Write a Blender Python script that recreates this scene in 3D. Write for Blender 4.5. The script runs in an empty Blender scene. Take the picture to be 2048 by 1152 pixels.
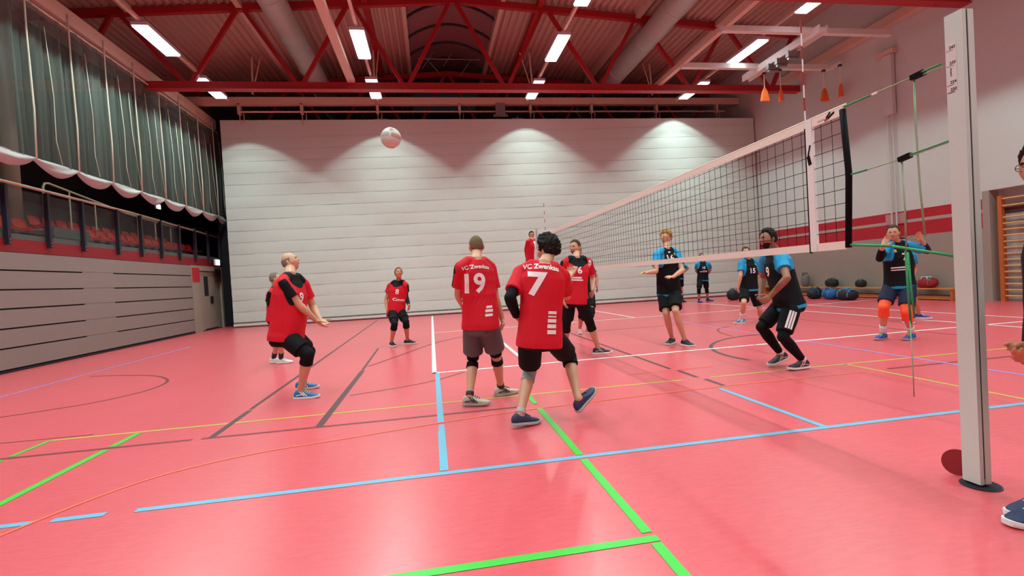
import bpy, bmesh, math, random
import numpy as np
from mathutils import Vector, Matrix, noise as mnoise
from mathutils.bvhtree import BVHTree

random.seed(7)
S = bpy.context.scene
COL = S.collection
PI = math.pi

# ------------------------------------------------------------------ camera
cam = bpy.data.cameras.new('camera')
cam.sensor_width = 36.0
cam.lens = 36.0 * 985.07 / 2048.0
cam.clip_end = 200
camo = bpy.data.objects.new('camera', cam)
COL.objects.link(camo)
yaw, pitch, roll = (math.radians(a) for a in (9.29187, -1.11245, 3.3330))
fw = Vector((math.sin(yaw) * math.cos(pitch), math.cos(yaw) * math.cos(pitch), math.sin(pitch)))
r0 = Vector((math.cos(yaw), -math.sin(yaw), 0))
d0 = fw.cross(r0)
rr = math.cos(roll) * r0 + math.sin(roll) * d0
dd = -math.sin(roll) * r0 + math.cos(roll) * d0
camo.matrix_world = Matrix(((rr.x, -dd.x, -fw.x, 0), (rr.y, -dd.y, -fw.y, 0), (rr.z, -dd.z, -fw.z, 1.31), (0, 0, 0, 1)))
S.camera = camo

# ------------------------------------------------------------------ world, exposure, lamp strength
w = bpy.data.worlds.new('World')
S.world = w
w.use_nodes = True
w.node_tree.nodes['Background'].inputs[0].default_value = (0.5, 0.55, 0.6, 1)
w.node_tree.nodes['Background'].inputs[1].default_value = 0.01
S.view_settings.view_transform = 'Standard'
S.view_settings.look = 'None'
S.view_settings.gamma = 1.0
S.view_settings.exposure = 0.0
LAMP_W = 34.0            # wide soft light straight from the diffuser
LAMP_SPREAD = math.radians(104)
LOUVRE_W = 224.0         # each half of the louvre, cut off at a steep angle
LOUVRE_CUT = math.radians(139)
LOUVRE_ASPECT = 0.55      # tighter cut-off across the lamp than along it
LAMP_COL = (0.74, 1.0, 0.95)
S.cycles.max_bounces = 8
S.cycles.diffuse_bounces = 5
S.cycles.transparent_max_bounces = 12
S.cycles.use_denoising = True
S.cycles.sample_clamp_indirect = 6.0

# ------------------------------------------------------------------ materials
def lin(c):
    return tuple(((v / 255.0) / 12.92 if v / 255.0 <= 0.04045 else ((v / 255.0 + 0.055) / 1.055) ** 2.4) for v in c) + (1.0,)

def mat(name, rgb, rough=0.6, metal=0.0, spec=0.5, var=0.06, scale=8.0, bump=0.0, bscale=60.0, stretch=(1, 1, 1), emit=None, coat=0.0):
    m = bpy.data.materials.new(name)
    m.use_nodes = True
    nt = m.node_tree
    b = nt.nodes['Principled BSDF']
    b.inputs['Roughness'].default_value = rough
    b.inputs['Metallic'].default_value = metal
    b.inputs['Specular IOR Level'].default_value = spec
    b.inputs['Coat Weight'].default_value = coat
    tc = nt.nodes.new('ShaderNodeTexCoord')
    mp = nt.nodes.new('ShaderNodeMapping')
    mp.inputs['Scale'].default_value = stretch
    nt.links.new(tc.outputs['Object'], mp.inputs[0])
    nz = nt.nodes.new('ShaderNodeTexNoise')
    nz.inputs['Scale'].default_value = scale
    nz.inputs['Detail'].default_value = 4
    nt.links.new(mp.outputs[0], nz.inputs['Vector'])
    mx = nt.nodes.new('ShaderNodeMix')
    mx.data_type = 'RGBA'
    c = lin(rgb)
    mx.inputs['A'].default_value = tuple(v * (1 - var) for v in c[:3]) + (1,)
    mx.inputs['B'].default_value = tuple(min(1, v * (1 + var)) for v in c[:3]) + (1,)
    nt.links.new(nz.outputs['Fac'], mx.inputs['Factor'])
    nt.links.new(mx.outputs['Result'], b.inputs['Base Color'])
    if bump:
        n2 = nt.nodes.new('ShaderNodeTexNoise')
        n2.inputs['Scale'].default_value = bscale
        nt.links.new(mp.outputs[0], n2.inputs['Vector'])
        bp = nt.nodes.new('ShaderNodeBump')
        bp.inputs['Strength'].default_value = bump
        bp.inputs['Distance'].default_value = 0.01
        nt.links.new(n2.outputs['Fac'], bp.inputs['Height'])
        nt.links.new(bp.outputs[0], b.inputs['Normal'])
    if emit:
        b.inputs['Emission Color'].default_value = lin(emit[0])
        b.inputs['Emission Strength'].default_value = emit[1]
    return m

M = {}
def mm(name, *a, **k):
    M[name] = mat(name, *a, **k)
    return M[name]

# floor: pink-red sports linoleum with fine streaks
fm = bpy.data.materials.new('red_linoleum')
fm.use_nodes = True
nt = fm.node_tree
b = nt.nodes['Principled BSDF']
tc = nt.nodes.new('ShaderNodeTexCoord')
def noise_node(scale, detail, stretch, rough=0.6):
    mp = nt.nodes.new('ShaderNodeMapping'); mp.inputs['Scale'].default_value = stretch
    nt.links.new(tc.outputs['Object'], mp.inputs[0])
    n = nt.nodes.new('ShaderNodeTexNoise'); n.inputs['Scale'].default_value = scale
    n.inputs['Detail'].default_value = detail; n.inputs['Roughness'].default_value = rough
    nt.links.new(mp.outputs[0], n.inputs['Vector'])
    return n
def ramp(src, stops):
    r = nt.nodes.new('ShaderNodeValToRGB')
    e = r.color_ramp.elements
    while len(e) < len(stops): e.new(0.5)
    for el, (p, c) in zip(e, stops): el.position = p; el.color = c
    nt.links.new(src, r.inputs[0])
    return r
n1 = noise_node(9, 6, (1.0, 3.5, 1))
n2 = noise_node(55, 4, (0.35, 2.2, 1), 0.7)
n3 = noise_node(1.2, 3, (1, 1, 1))
r1 = ramp(n1.outputs['Fac'], [(0.25, lin((212, 78, 88))), (0.75, lin((228, 92, 100)))])
r2 = ramp(n2.outputs['Fac'], [(0.27, lin((150, 60, 66))), (0.36, lin((255, 255, 255))), (0.72, lin((255, 255, 255))), (0.82, (1, 1, 1, 1))])
mx = nt.nodes.new('ShaderNodeMix'); mx.data_type = 'RGBA'; mx.blend_type = 'MULTIPLY'; mx.inputs['Factor'].default_value = 0.45
nt.links.new(r1.outputs[0], mx.inputs['A']); nt.links.new(r2.outputs[0], mx.inputs['B'])
r3 = ramp(n3.outputs['Fac'], [(0.3, (0.94, 0.94, 0.94, 1)), (0.7, (1, 1, 1, 1))])
mx2 = nt.nodes.new('ShaderNodeMix'); mx2.data_type = 'RGBA'; mx2.blend_type = 'MULTIPLY'; mx2.inputs['Factor'].default_value = 1
nt.links.new(mx.outputs['Result'], mx2.inputs['A']); nt.links.new(r3.outputs[0], mx2.inputs['B'])
nt.links.new(mx2.outputs['Result'], b.inputs['Base Color'])
b.inputs['Roughness'].default_value = 0.31
b.inputs['Specular IOR Level'].default_value = 0.8
M['floor'] = fm

mm('white_line', (235, 230, 225), 0.4, var=0.03)
mm('blue_line', (104, 166, 196), 0.4, var=0.05)
mm('lavender_line', (168, 128, 190), 0.4, var=0.05)
mm('black_line', (86, 52, 58), 0.4, var=0.08)
mm('thin_black_line', (128, 52, 58), 0.4, var=0.08)
mm('yellow_line', (196, 160, 74), 0.4, var=0.05)
mm('green_line', (62, 190, 58), 0.4, var=0.05)
mm('orange_line', (246, 104, 74), 0.4, var=0.05)
mm('wall_panel', (142, 130, 124), 0.75, var=0.04, scale=3, bump=0.15, bscale=90)
mm('dark_gap', (30, 26, 34), 0.9)
mm('white_wall', (202, 204, 200), 0.85, var=0.02, scale=2)
mm('grey_wall', (158, 146, 136), 0.8, var=0.04, scale=4, bump=0.1)
mm('red_wall', (176, 24, 42), 0.7, var=0.05)
mm('fascia_red', (142, 14, 30), 0.6, var=0.05)
mm('stripe_grey', (176, 158, 148), 0.7)
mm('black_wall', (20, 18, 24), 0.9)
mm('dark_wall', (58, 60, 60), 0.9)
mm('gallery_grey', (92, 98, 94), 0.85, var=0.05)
mm('red_steel', (168, 22, 34), 0.5, var=0.05)
mm('deck', (196, 160, 146), 0.6, var=0.06, scale=2)
mm('pale_steel', (214, 184, 166), 0.5, var=0.05)
mm('grey_steel', (150, 148, 146), 0.4, metal=0.6, var=0.05)
mm('white_steel', (225, 222, 215), 0.4, var=0.03)
mm('duct', (186, 188, 182), 0.5, metal=0.2, var=0.1, scale=3)
mm('skylight', (150, 110, 112), 0.35, var=0.06, scale=1.5)
mm('dark_steel', (38, 36, 44), 0.5)
mm('lamp_case', (205, 190, 200), 0.5)
mm('lamp_lens', (255, 255, 255), 0.5, emit=((236, 246, 255), 5.0))
mm('curtain', (206, 212, 204), 0.7, var=0.03, scale=3, bump=0.25, bscale=5)
mm('curtain_seam', (190, 196, 190), 0.7)
mm('rope_white', (222, 216, 196), 0.8)
mm('seat_red', (250, 78, 68), 0.35, var=0.04)
mm('rail_post', (34, 30, 46), 0.5)
mm('handrail', (190, 172, 152), 0.4, metal=0.2)
mm('pale_paint', (196, 190, 160), 0.5)
mm('column', (150, 140, 124), 0.8)
mm('exit_green', (80, 220, 180), 0.5, emit=((190, 255, 235), 5.0))
mm('exit_mark', (20, 120, 80), 0.5)
mm('sign_red', (190, 24, 46), 0.6)
mm('door', (158, 146, 132), 0.6)
mm('net_cord', (30, 22, 26), 0.85, spec=.15)
mm('net_tape', (240, 226, 214), 0.75, var=0.03, bump=0.2, bscale=40)
mm('net_band', (18, 12, 20), 0.85, spec=.15)
mm('antenna_red', (150, 30, 36), 0.5)
mm('green_rope', (52, 150, 92), 0.7, var=0.12, scale=90)
mm('pale_rope', (146, 164, 130), 0.7, var=0.1, scale=90)
mm('alu', (206, 211, 205), 0.45, metal=0.0, var=0.04, scale=2)
mm('sticker', (222, 208, 208), 0.6)
mm('ink', (26, 26, 34), 0.7)
mm('wood', (196, 132, 70), 0.45, var=0.15, scale=3, stretch=(6, 1, 6))
mm('wood_orange', (190, 98, 44), 0.45, var=0.12, scale=3)
mm('wood_rung', (214, 168, 108), 0.45, var=0.1, scale=6)
mm('orange_cloth', (240, 110, 50), 0.7, var=0.12, scale=10)
mm('white', (236, 230, 228), 0.7, var=0.03)
mm('brown', (70, 36, 32), 0.7)
mm('red_rubber', (150, 26, 36), 0.5)

# net curtain: fine mesh, partly see-through
def see_through(name, rgb, alpha, wave=None, rough=0.7, gloss=False):
    m = bpy.data.materials.new(name); m.use_nodes = True
    t = m.node_tree
    b = t.nodes['Principled BSDF']
    b.inputs['Base Color'].default_value = lin(rgb)
    b.inputs['Roughness'].default_value = rough
    if gloss: b.inputs['Specular IOR Level'].default_value = 0.8
    tr = t.nodes.new('ShaderNodeBsdfTransparent')
    mix = t.nodes.new('ShaderNodeMixShader')
    mix.inputs[0].default_value = alpha
    if wave:
        tc = t.nodes.new('ShaderNodeTexCoord')
        mp = t.nodes.new('ShaderNodeMapping'); mp.inputs['Scale'].default_value = wave
        t.links.new(tc.outputs['Object'], mp.inputs[0])
        n = t.nodes.new('ShaderNodeTexNoise'); n.inputs['Scale'].default_value = 1.0; n.inputs['Detail'].default_value = 3
        t.links.new(mp.outputs[0], n.inputs['Vector'])
        mr = t.nodes.new('ShaderNodeMapRange')
        mr.inputs['From Min'].default_value = 0.35; mr.inputs['From Max'].default_value = 0.68
        mr.inputs['To Min'].default_value = alpha - 0.16; mr.inputs['To Max'].default_value = alpha + 0.12
        t.links.new(n.outputs['Fac'], mr.inputs['Value'])
        t.links.new(mr.outputs[0], mix.inputs[0])
    t.links.new(tr.outputs[0], mix.inputs[1]); t.links.new(b.outputs[0], mix.inputs[2])
    t.links.new(mix.outputs[0], t.nodes['Material Output'].inputs[0])
    M[name] = m
    return m
see_through('netting', (96, 106, 97), 0.53, wave=(1, 2.6, 0.02))
see_through('glass', (120, 128, 124), 0.09, rough=0.1, gloss=True)  # faint grey base colour paints a veil of reflections on the panes

# ------------------------------------------------------------------ mesh helpers
WL = {}
def tag(o, label=None, cat=None, group=None, kind=None):
    if label: o['label'] = label
    if cat: o['category'] = cat
    if group: o['group'] = group
    if kind: o['kind'] = kind
    return o

def link(name, me, mats, parent=None, loc=None, label=None, cat=None, group=None, kind=None):
    """mesh data given in world coordinates -> one object with its origin at its base"""
    n = len(me.vertices)
    co = np.empty(n * 3, dtype=np.float64); me.vertices.foreach_get('co', co); co = co.reshape(-1, 3)
    if loc is None:
        lo, hi = co.min(0), co.max(0)
        loc = Vector(((lo[0] + hi[0]) / 2, (lo[1] + hi[1]) / 2, lo[2]))
    loc = Vector(loc)
    co -= np.array(loc)
    me.vertices.foreach_set('co', co.ravel()); me.update()
    if not isinstance(mats, (list, tuple)): mats = [mats]
    if not me.materials:
        for m in mats: me.materials.append(M[m] if isinstance(m, str) else m)
    me.name = name
    o = bpy.data.objects.new(name, me)
    COL.objects.link(o)
    if parent is not None:
        o.parent = parent
        o.location = loc - WL[parent]
    else:
        o.location = loc
    WL[o] = loc
    return tag(o, label, cat, group, kind)

def empty(name, loc, label=None, cat=None, group=None, kind=None):
    o = bpy.data.objects.new(name, None)
    o.empty_display_size = 0.1
    COL.objects.link(o)
    o.location = loc
    WL[o] = Vector(loc)
    return tag(o, label, cat, group, kind)

def frame_of(d, up=Vector((0, 0, 1))):
    d = Vector(d).normalized()
    if abs(d.dot(up)) > 0.99: up = Vector((0, 1, 0))
    a = d.cross(up).normalized()
    return a, a.cross(d).normalized(), d      # side, up, dir

class MB:
    def __init__(self): self.bm = bmesh.new()
    def box(self, lo, hi):
        bm = self.bm
        v = [bm.verts.new((x, y, z)) for x in (lo[0], hi[0]) for y in (lo[1], hi[1]) for z in (lo[2], hi[2])]
        for f in ((0, 1, 3, 2), (4, 6, 7, 5), (0, 4, 5, 1), (2, 3, 7, 6), (0, 2, 6, 4), (1, 5, 7, 3)):
            bm.faces.new([v[i] for i in f])
        return self
    def beam(self, p, q, wd, ht, up=Vector((0, 0, 1))):
        p, q = Vector(p), Vector(q)
        a, u, d = frame_of(q - p, up)
        bm = self.bm
        v = [bm.verts.new(c + a * (sx * wd / 2) + u * (sz * ht / 2)) for c in (p, q) for sx, sz in ((-1, -1), (1, -1), (1, 1), (-1, 1))]
        for f in ((0, 1, 2, 3), (7, 6, 5, 4), (0, 4, 5, 1), (1, 5, 6, 2), (2, 6, 7, 3), (3, 7, 4, 0)):
            bm.faces.new([v[i] for i in f])
        return self
    def loft(self, rings, close=True):
        bm = self.bm
        vs = [[bm.verts.new(p) for p in r] for r in rings]
        n = len(vs[0])
        for a, b_ in zip(vs, vs[1:]):
            for i in range(n):
                bm.faces.new((a[i], a[(i + 1) % n], b_[(i + 1) % n], b_[i]))
        if close:
            bm.faces.new(list(reversed(vs[0]))); bm.faces.new(vs[-1])
        return self
    def tube(self, pts, rad, n=10, round_=False):
        pts = [Vector(p) for p in pts]
        rads = list(rad) if isinstance(rad, (list, tuple)) else [rad] * len(pts)
        if round_:
            d = (pts[1] - pts[0]).normalized(); r = rads[0]
            pre = [(pts[0] - d * r * math.sin(t), max(r * math.cos(t), r * .12)) for t in (1.45, 1.0, 0.5)]
            d = (pts[-1] - pts[-2]).normalized(); r = rads[-1]
            post = [(pts[-1] + d * r * math.sin(t), max(r * math.cos(t), r * .12)) for t in (0.5, 1.0, 1.45)]
            allp = pre + list(zip(pts, rads)) + post
            pts = [p for p, _ in allp]; rads = [r for _, r in allp]
        rings = []
        a = None
        for i, p in enumerate(pts):
            t = (pts[min(i + 1, len(pts) - 1)] - pts[max(i - 1, 0)])
            if t.length < 1e-9: t = Vector((0, 0, 1))
            t.normalize()
            if a is None: a, u, _ = frame_of(t)
            else:
                a = (a - t * a.dot(t)).normalized(); u = a.cross(t).normalized()
            rings.append([p + a * (rads[i] * math.cos(2 * PI * k / n)) + u * (rads[i] * math.sin(2 * PI * k / n)) for k in range(n)])
        return self.loft(rings)
    def ball(self, c, r, fr=None, nu=16, nv=10):
        c = Vector(c)
        if not isinstance(r, (list, tuple)): r = (r, r, r)
        if fr is None: fr = (Vector((1, 0, 0)), Vector((0, 1, 0)), Vector((0, 0, 1)))
        rings = []
        for j in range(nv + 1):
            th = -PI / 2 + PI * (j * 0.98 + nv * 0.01) / nv
            rings.append([c + fr[0] * (r[0] * math.cos(th) * math.cos(2 * PI * i / nu)) + fr[1] * (r[1] * math.cos(th) * math.sin(2 * PI * i / nu)) + fr[2] * (r[2] * math.sin(th)) for i in range(nu)])
        return self.loft(rings)
    def prism(self, poly, axis, lo, hi):
        """2-D polygon in the two axes other than `axis`, pushed from lo to hi"""
        def P(p, t):
            q = list(p); q.insert(axis, t); return q
        return self.loft([[P(p, lo) for p in poly], [P(p, hi) for p in poly]])
    def quad(self, *p):
        self.bm.faces.new([self.bm.verts.new(q) for q in p]); return self
    def mesh(self, smooth=False, bevel=0.0):
        if bevel:
            bmesh.ops.bevel(self.bm, geom=[e for e in self.bm.edges], offset=bevel, segments=1, affect='EDGES', clamp_overlap=True)
        bmesh.ops.recalc_face_normals(self.bm, faces=self.bm.faces)
        me = bpy.data.meshes.new('m')
        self.bm.to_mesh(me); self.bm.free()
        if smooth:
            me.polygons.foreach_set('use_smooth', [True] * len(me.polygons))
        return me
    def build(self, name, mats, parent=None, loc=None, smooth=False, bevel=0.0, **k):
        return link(name, self.mesh(smooth, bevel), mats, parent, loc, **k)

# ================================================================== the setting
HX0, HX1 = -8.47, 14.3            # faces of the left and right walls
floor = MB().box((-8.6, -5, -0.2), (14.8, 30, 0.0)).build('floor', 'floor', loc=(0, 0, 0), kind='structure')

def strip(pts, wd, z=0.0025):
    """flat painted strip along a polyline"""
    mb = MB(); bm = mb.bm
    P = [Vector((p[0], p[1], z)) for p in pts]
    L = []
    for i, p in enumerate(P):
        t = (P[min(i + 1, len(P) - 1)] - P[max(i - 1, 0)]).normalized()
        nrm = Vector((-t.y, t.x, 0)) * (wd / 2)
        L.append((bm.verts.new(p - nrm), bm.verts.new(p + nrm)))
    for a, c in zip(L, L[1:]): bm.faces.new((a[0], c[0], c[1], a[1]))
    return mb
def smooth_line(pts, n=10):
    P = [Vector((p[0], p[1], 0)) for p in pts]
    P = [2 * P[0] - P[1]] + P + [2 * P[-1] - P[-2]]
    out = []
    for i in range(1, len(P) - 2):
        for k in range(n):
            t = k / n
            a, b_, c, d = P[i - 1], P[i], P[i + 1], P[i + 2]
            out.append(0.5 * ((2 * b_) + (c - a) * t + (2 * a - 5 * b_ + 4 * c - d) * t * t + (3 * b_ - a - 3 * c + d) * t ** 3))
    out.append(P[-2])
    return out
def merge_strips(name, m, items, z):
    mb = MB()
    for pts, wd in items:
        t = strip(pts, wd, z)
        me = bpy.data.meshes.new('t'); t.bm.to_mesh(me); t.bm.free(); mb.bm.from_mesh(me); bpy.data.meshes.remove(me)
    bmesh.ops.solidify(mb.bm, geom=mb.bm.faces[:], thickness=0.0008)
    return mb.build(name, m, floor, loc=(0, 0, 0))
merge_strips('blue_court_line', 'blue_line', [(((-6, 3.4), (-2.46, 3.4)), .055), (((-2.36, 3.4), (-2.07, 3.4)), .055), (((-1.9, 3.4), (12, 3.4)), .055),
             (((0.012, 3.45), (0.012, 4.40)), .06), (((0.016, 4.40), (0.016, 4.58)), .05), (((0.012, 4.64), (0.012, 7.21)), .06), (((2.985, 3.43), (2.985, 4.85)), .055)], .0026)
merge_strips('lavender_court_line', 'lavender_line', [(((-6.36, 3.4), (-6.36, 14.2)), .06), (((6.0, 3.43), (6.0, 12.4)), .05)], .0022)
merge_strips('white_court_line', 'white_line', [(((-0.03, 7.22), (-0.03, 19.9)), .065), (((-0.06, 7.25), (5.1, 7.25)), .06), (((5.13, 7.25), (13.2, 7.25)), .06),
             (((1.38, 7.28), (1.38, 13.1)), .06), (((-.03, 13.12), (13.2, 13.12)), .06), (((5.62, 13.1), (5.62, 17.2)), .06),
             (((9.67, 6.2), (9.67, 18.3)), .06), (((11.05, 6.2), (11.05, 14.2)), .06)], .0029)
merge_strips('black_court_line', 'black_line', [(((-2.09, 4.93), (-2.09, 5.92)), .06), (((-2.1, 5.98), (-2.1, 8.4)), .045), (((-2.1, 8.5), (-2.12, 19.8)), .045), (((-1.14, 4.93), (-1.14, 8.0)), .07), (((-1.15, 8.05), (-1.18, 10.7)), .04),
             (((3.03, 6.05), (3.03, 13.1)), .045), (((3.07, 5.45), (3.07, 5.9)), .05), (((3.1, 4.95), (3.1, 5.32)), .05),
             (smooth_line([(6 + 1.8 * math.cos(a), 6.5 + 1.8 * math.sin(a)) for a in np.linspace(1.5, 3.35, 9)]), .06)], .0024)
merge_strips('thin_dark_court_line', 'thin_black_line', [(((-8.3, 4.93), (-2.25, 4.93)), .045), (((-2.17, 4.93), (.85, 4.92)), .045), (smooth_line([(-5.2, 6.82), (-4.85, 7.0), (-4.41, 7.31), (-4.13, 7.9), (-4.22, 8.6), (-4.74, 9.28), (-5.51, 9.7), (-6.1, 9.89)]), .045),
             (smooth_line([(-5.2, 6.82), (-5.9, 6.6), (-6.6, 6.55)]), .03),
             (smooth_line([(-1.1, 8.37), (-.65, 9.37), (.01, 10.87), (.65, 11.63), (1.6, 12.2)]), .05), (smooth_line([(-1.06, 6.23), (-.47, 6.44), (-.03, 6.69), (.4, 7.12)]), .03),
             (smooth_line([(5.44, 8.32), (5.59, 8.96), (5.88, 9.48), (6.3, 9.75)]), .04), (((3.16, 10.75), (8.3, 10.75)), .03), (((8.2, 10.0), (8.2, 6.3)), .03), (((5.2, 4.96), (12, 4.96)), .045), (((-8.2, 5.55), (-3.4, 5.5)), .02)], .0021)
merge_strips('yellow_court_line', 'yellow_line', [(((-3.72, 5.42), (2.85, 5.38)), .045), (((3.2, 5.38), (12, 5.38)), .045), (((5.03, 5.38), (5.03, 2.0)), .045)], .0020)
merge_strips('green_court_line', 'green_line', [(((.99, 5.33), (.99, 4.98)), .05), (((.99, 4.78), (.99, 3.44)), .055), (((.99, 3.35), (.99, 2.31)), .055), (((.99, 2.21), (.99, .5)), .055), (((-3, 2.25), (1.02, 2.25)), .055),
             (((-2.93, 5.38), (-2.93, 4.96)), .06), (((-2.93, 4.88), (-2.93, 1.0)), .06), (((-3.73, 5.42), (-3.73, 4.97)), .045), (((-3.73, 4.89), (-3.73, 2)), .045)], .0027)
merge_strips('orange_court_line', 'orange_line', [(smooth_line([(-2.75, 2.6), (-2.53, 3.27), (-2.13, 3.95), (-1.53, 4.3), (-.77, 4.47), (.03, 4.65), (.79, 4.77), (1.86, 4.86), (3.28, 4.93), (4.9, 4.93)]), .028), (((2.4, 5.95), (3.6, 5.97)), .025)], .0031)

# left wall: panelled impact wall with long dark finger slots
mb = MB()
mb.box((-8.62, -5, 0), (-8.50, 19.36, 2.46))
gapm = mb.build('wall_left', 'dark_gap', kind='structure')
mb = MB()
zb = [0.06, 0.49, 0.885, 1.285, 1.675, 2.075, 2.46]
for z0, z1 in zip(zb, zb[1:]):
    mb.box((-8.5, -5, z0 + .016), (-8.465, 19.34, z1 - .016))
mb.build('wall_panelling', 'wall_panel', gapm)
mb = MB()
for z in zb[1:-1]: mb.box((-8.5, 13.74, z - .02), (-8.469, 14.93, z + .02))
mb.build('slot_cover', 'wall_panel', gapm)
MB().box((-8.5, -5, 0), (-8.455, 19.34, .045)).build('baseboard_left', 'dark_gap', kind='structure')
# doorway end of the left wall
mb = MB()
mb.box((-8.62, 19.36, 0), (-8.47, 19.98, 2.46)); mb.box((-8.62, 19.98, 2.28), (-8.47, 22.0, 2.46)); mb.box((-8.62, 21.86, 0), (-8.47, 22.0, 2.28))
mb.build('wall_left_end', 'door', kind='structure')
d = MB().box((-8.60, 20.0, 0.03), (-8.53, 21.84, 2.26)).build('door_1', 'door', kind='structure')
MB().box((-8.535, 20.43, 1.32), (-8.522, 20.77, 2.07)).build('door_window', 'dark_gap', d)
MB().box((-8.535, 20.9, 1.02), (-8.50, 21.12, 1.30)).build('door_handle', 'dark_steel', d)
MB().box((-8.535, 20.35, .02), (-8.515, 21.4, .07)).build('kick_strip', 'dark_gap', d)
MB().box((-8.47, 22.0, 0), (-7.55, 22.2, 9.6)).build('wall_dark_side', 'black_wall', kind='structure')
MB().box((-12, 29.8, 0), (14.8, 30, 11.5)).build('wall_far', 'black_wall', kind='structure')
MB().box((-12, -5.2, 0), (14.8, -5.0, 11.5)).build('wall_back_bounce', 'white_wall', kind='structure')  # unseen wall added behind the camera to bounce light
# signs by the door
for y0, y1, m_, lb in ((19.42, 19.96, 'sign_red', 'bright red square sign on the wall just left of the grey door'), (21.28, 21.84, 'brown', 'dark red square sign on the right of the grey door')):
    MB().box((-8.47, y0, 1.86), (-8.455, y1, 2.37)).build('wall_sign', m_, label=lb, cat='sign')
def exit_sign(c, s, lb, hang=False):
    x, y, z = c
    t = MB().box((x - .03, y - s, z - s * .6), (x + .03, y + s, z + s * .6)).build('exit_sign', 'white_steel', label=lb, cat='exit sign')
    MB().box((x + .031, y - s * .92, z - s * .52), (x + .036, y + s * .92, z + s * .52)).build('lit_panel', 'exit_green', t)
    mb = MB()   # running figure and arrow
    mb.beam((x + .04, y - s * .5, z + s * .05), (x + .04, y - s * .25, z - s * .3), .006, s * .16)
    mb.beam((x + .04, y - s * .35, z + s * .2), (x + .04, y - s * .4, z - s * .1), .006, s * .2)
    mb.ball((x + .04, y - s * .3, z + s * .34), (.006, s * .1, s * .1))
    mb.beam((x + .04, y + s * .05, z), (x + .04, y + s * .6, z), .006, s * .16)
    mb.build('pictogram', 'exit_mark', t)
    if hang: MB().tube(((x, y, z + s * .6), (x, y, 10.165)), .02, 6).build('suspension_rod', 'dark_steel', t)
    else: MB().box((-8.5, y - .04, z - .04), (x - .03, y + .04, z + .04)).build('bracket', 'dark_steel', t)
    return t
exit_sign((-8.36, 21.3, 2.63), .2, 'glowing green exit sign hanging above the grey door')
exit_sign((-10.5, 21.6, 4.97), .16, 'small glowing exit sign high in the dark gallery behind the net hem', True)

# gallery above the left wall
MB().box((-8.66, -5, 2.46), (-8.5, 22.0, 2.74)).build('trim_1', 'fascia_red', kind='structure')
mb = MB(); mb.box((-12, -5, 2.5), (-8.52, 22.0, 2.86)); mb.box((-12, -5, 2.86), (-9.75, 22.0, 3.18)); mb.box((-12, 14.9, 3.18), (-10.45, 22, 3.5))
mb.build('gallery_floor', 'gallery_grey', kind='structure')
MB().box((-9.75, 13.72, 2.86), (-9.0, 14.98, 3.22)).build('gallery_step', 'gallery_grey', kind='structure')
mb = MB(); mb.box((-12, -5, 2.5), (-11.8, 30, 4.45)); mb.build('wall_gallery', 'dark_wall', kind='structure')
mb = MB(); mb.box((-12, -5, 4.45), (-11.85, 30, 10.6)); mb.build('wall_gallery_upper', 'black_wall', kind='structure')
MB().tube(((-10.1, 14.05, 2.86), (-10.1, 14.05, 10.0)), .2, 20).build('column', 'column', kind='structure', smooth=True)

# front balustrade
PY = [8.2, 9.35, 10.5, 11.6, 12.73, 13.85, 15.24, 16.36, 17.47, 18.62, 19.78, 20.84, 21.9]
bal = empty('balustrade', (-8.47, 15, 2.5), 'dark posted gallery balustrade with pale handrail and glass panes above the red band', 'railing')
for y in PY:
    p = MB().beam((-8.46, y, 2.60), (-8.46, y, 3.84), .09, .075, Vector((0, 1, 0))).build('post', 'rail_post', bal)
    for z in (2.64, 2.71): MB().tube(((-8.43, y, z), (-8.405, y, z)), .014, 8).build('bolt', 'grey_steel', p)
MB().tube(((-8.47, 8, 3.93), (-8.47, 16, 3.86), (-8.47, 22, 3.68)), .032, 10).build('handrail', 'handrail', bal, smooth=True)
for a, c in zip(PY, PY[1:]):
    if c > 19: break
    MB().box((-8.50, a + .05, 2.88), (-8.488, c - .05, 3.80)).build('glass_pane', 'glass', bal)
r2 = empty('aisle_railing', (-9.80, 16, 3.2), 'pale tubular handrail on thin uprights behind the red seat rows', 'railing')
MB().tube(((-9.80, 14.66, 3.2), (-9.80, 14.66, 4.40), (-9.80, 14.72, 4.5), (-9.80, 14.85, 4.53), (-9.80, 18.2, 4.2), (-9.80, 21.9, 4.05)), .028, 10).build('rail_tube', 'pale_paint', r2, smooth=True)
for y in (15.6, 16.65, 17.71, 18.81, 19.9, 20.96):
    MB().tube(((-9.80, y, 3.2), (-9.80, y, 4.53 - (y - 14.85) * .085)), .02, 8).build('upright', 'pale_paint', r2)

# red bucket seats
def seat_mesh():
    mb = MB(); bm = mb.bm
    prof = [(.24, .02), (.20, .045), (.1, .02), (0.0, .0), (-.10, .02), (-.17, .10), (-.205, .2), (-.225, .29), (-.235, .335)]
    nu = 9; G = []
    for j, (x, z) in enumerate(prof):
        t = j / (len(prof) - 1)
        row = []
        for i in range(nu):
            u = -1 + 2 * i / (nu - 1)
            hw = .215 * (1 - .35 * max(0, (t - .8) / .2) ** 2)
            lift = .05 * abs(u) ** 2.5
            fw_ = .06 * abs(u) ** 2.5 if t > .5 else 0
            row.append(bm.verts.new((x + fw_, u * hw, z + (lift if t < .6 else lift * .2) - (.03 * abs(u) ** 3 if t > .95 else 0))))
        G.append(row)
    for a, c in zip(G, G[1:]):
        for i in range(nu - 1): bm.faces.new((a[i], a[i + 1], c[i + 1], c[i]))
    bmesh.ops.solidify(bm, geom=bm.faces[:], thickness=.016)
    return mb.mesh(smooth=True)
sm = seat_mesh(); sm.materials.append(M['seat_red'])
fm2 = MB().box((-.05, -.05, -.22), (.07, .05, .01)).mesh(); fm2.materials.append(M['gallery_grey'])
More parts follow.
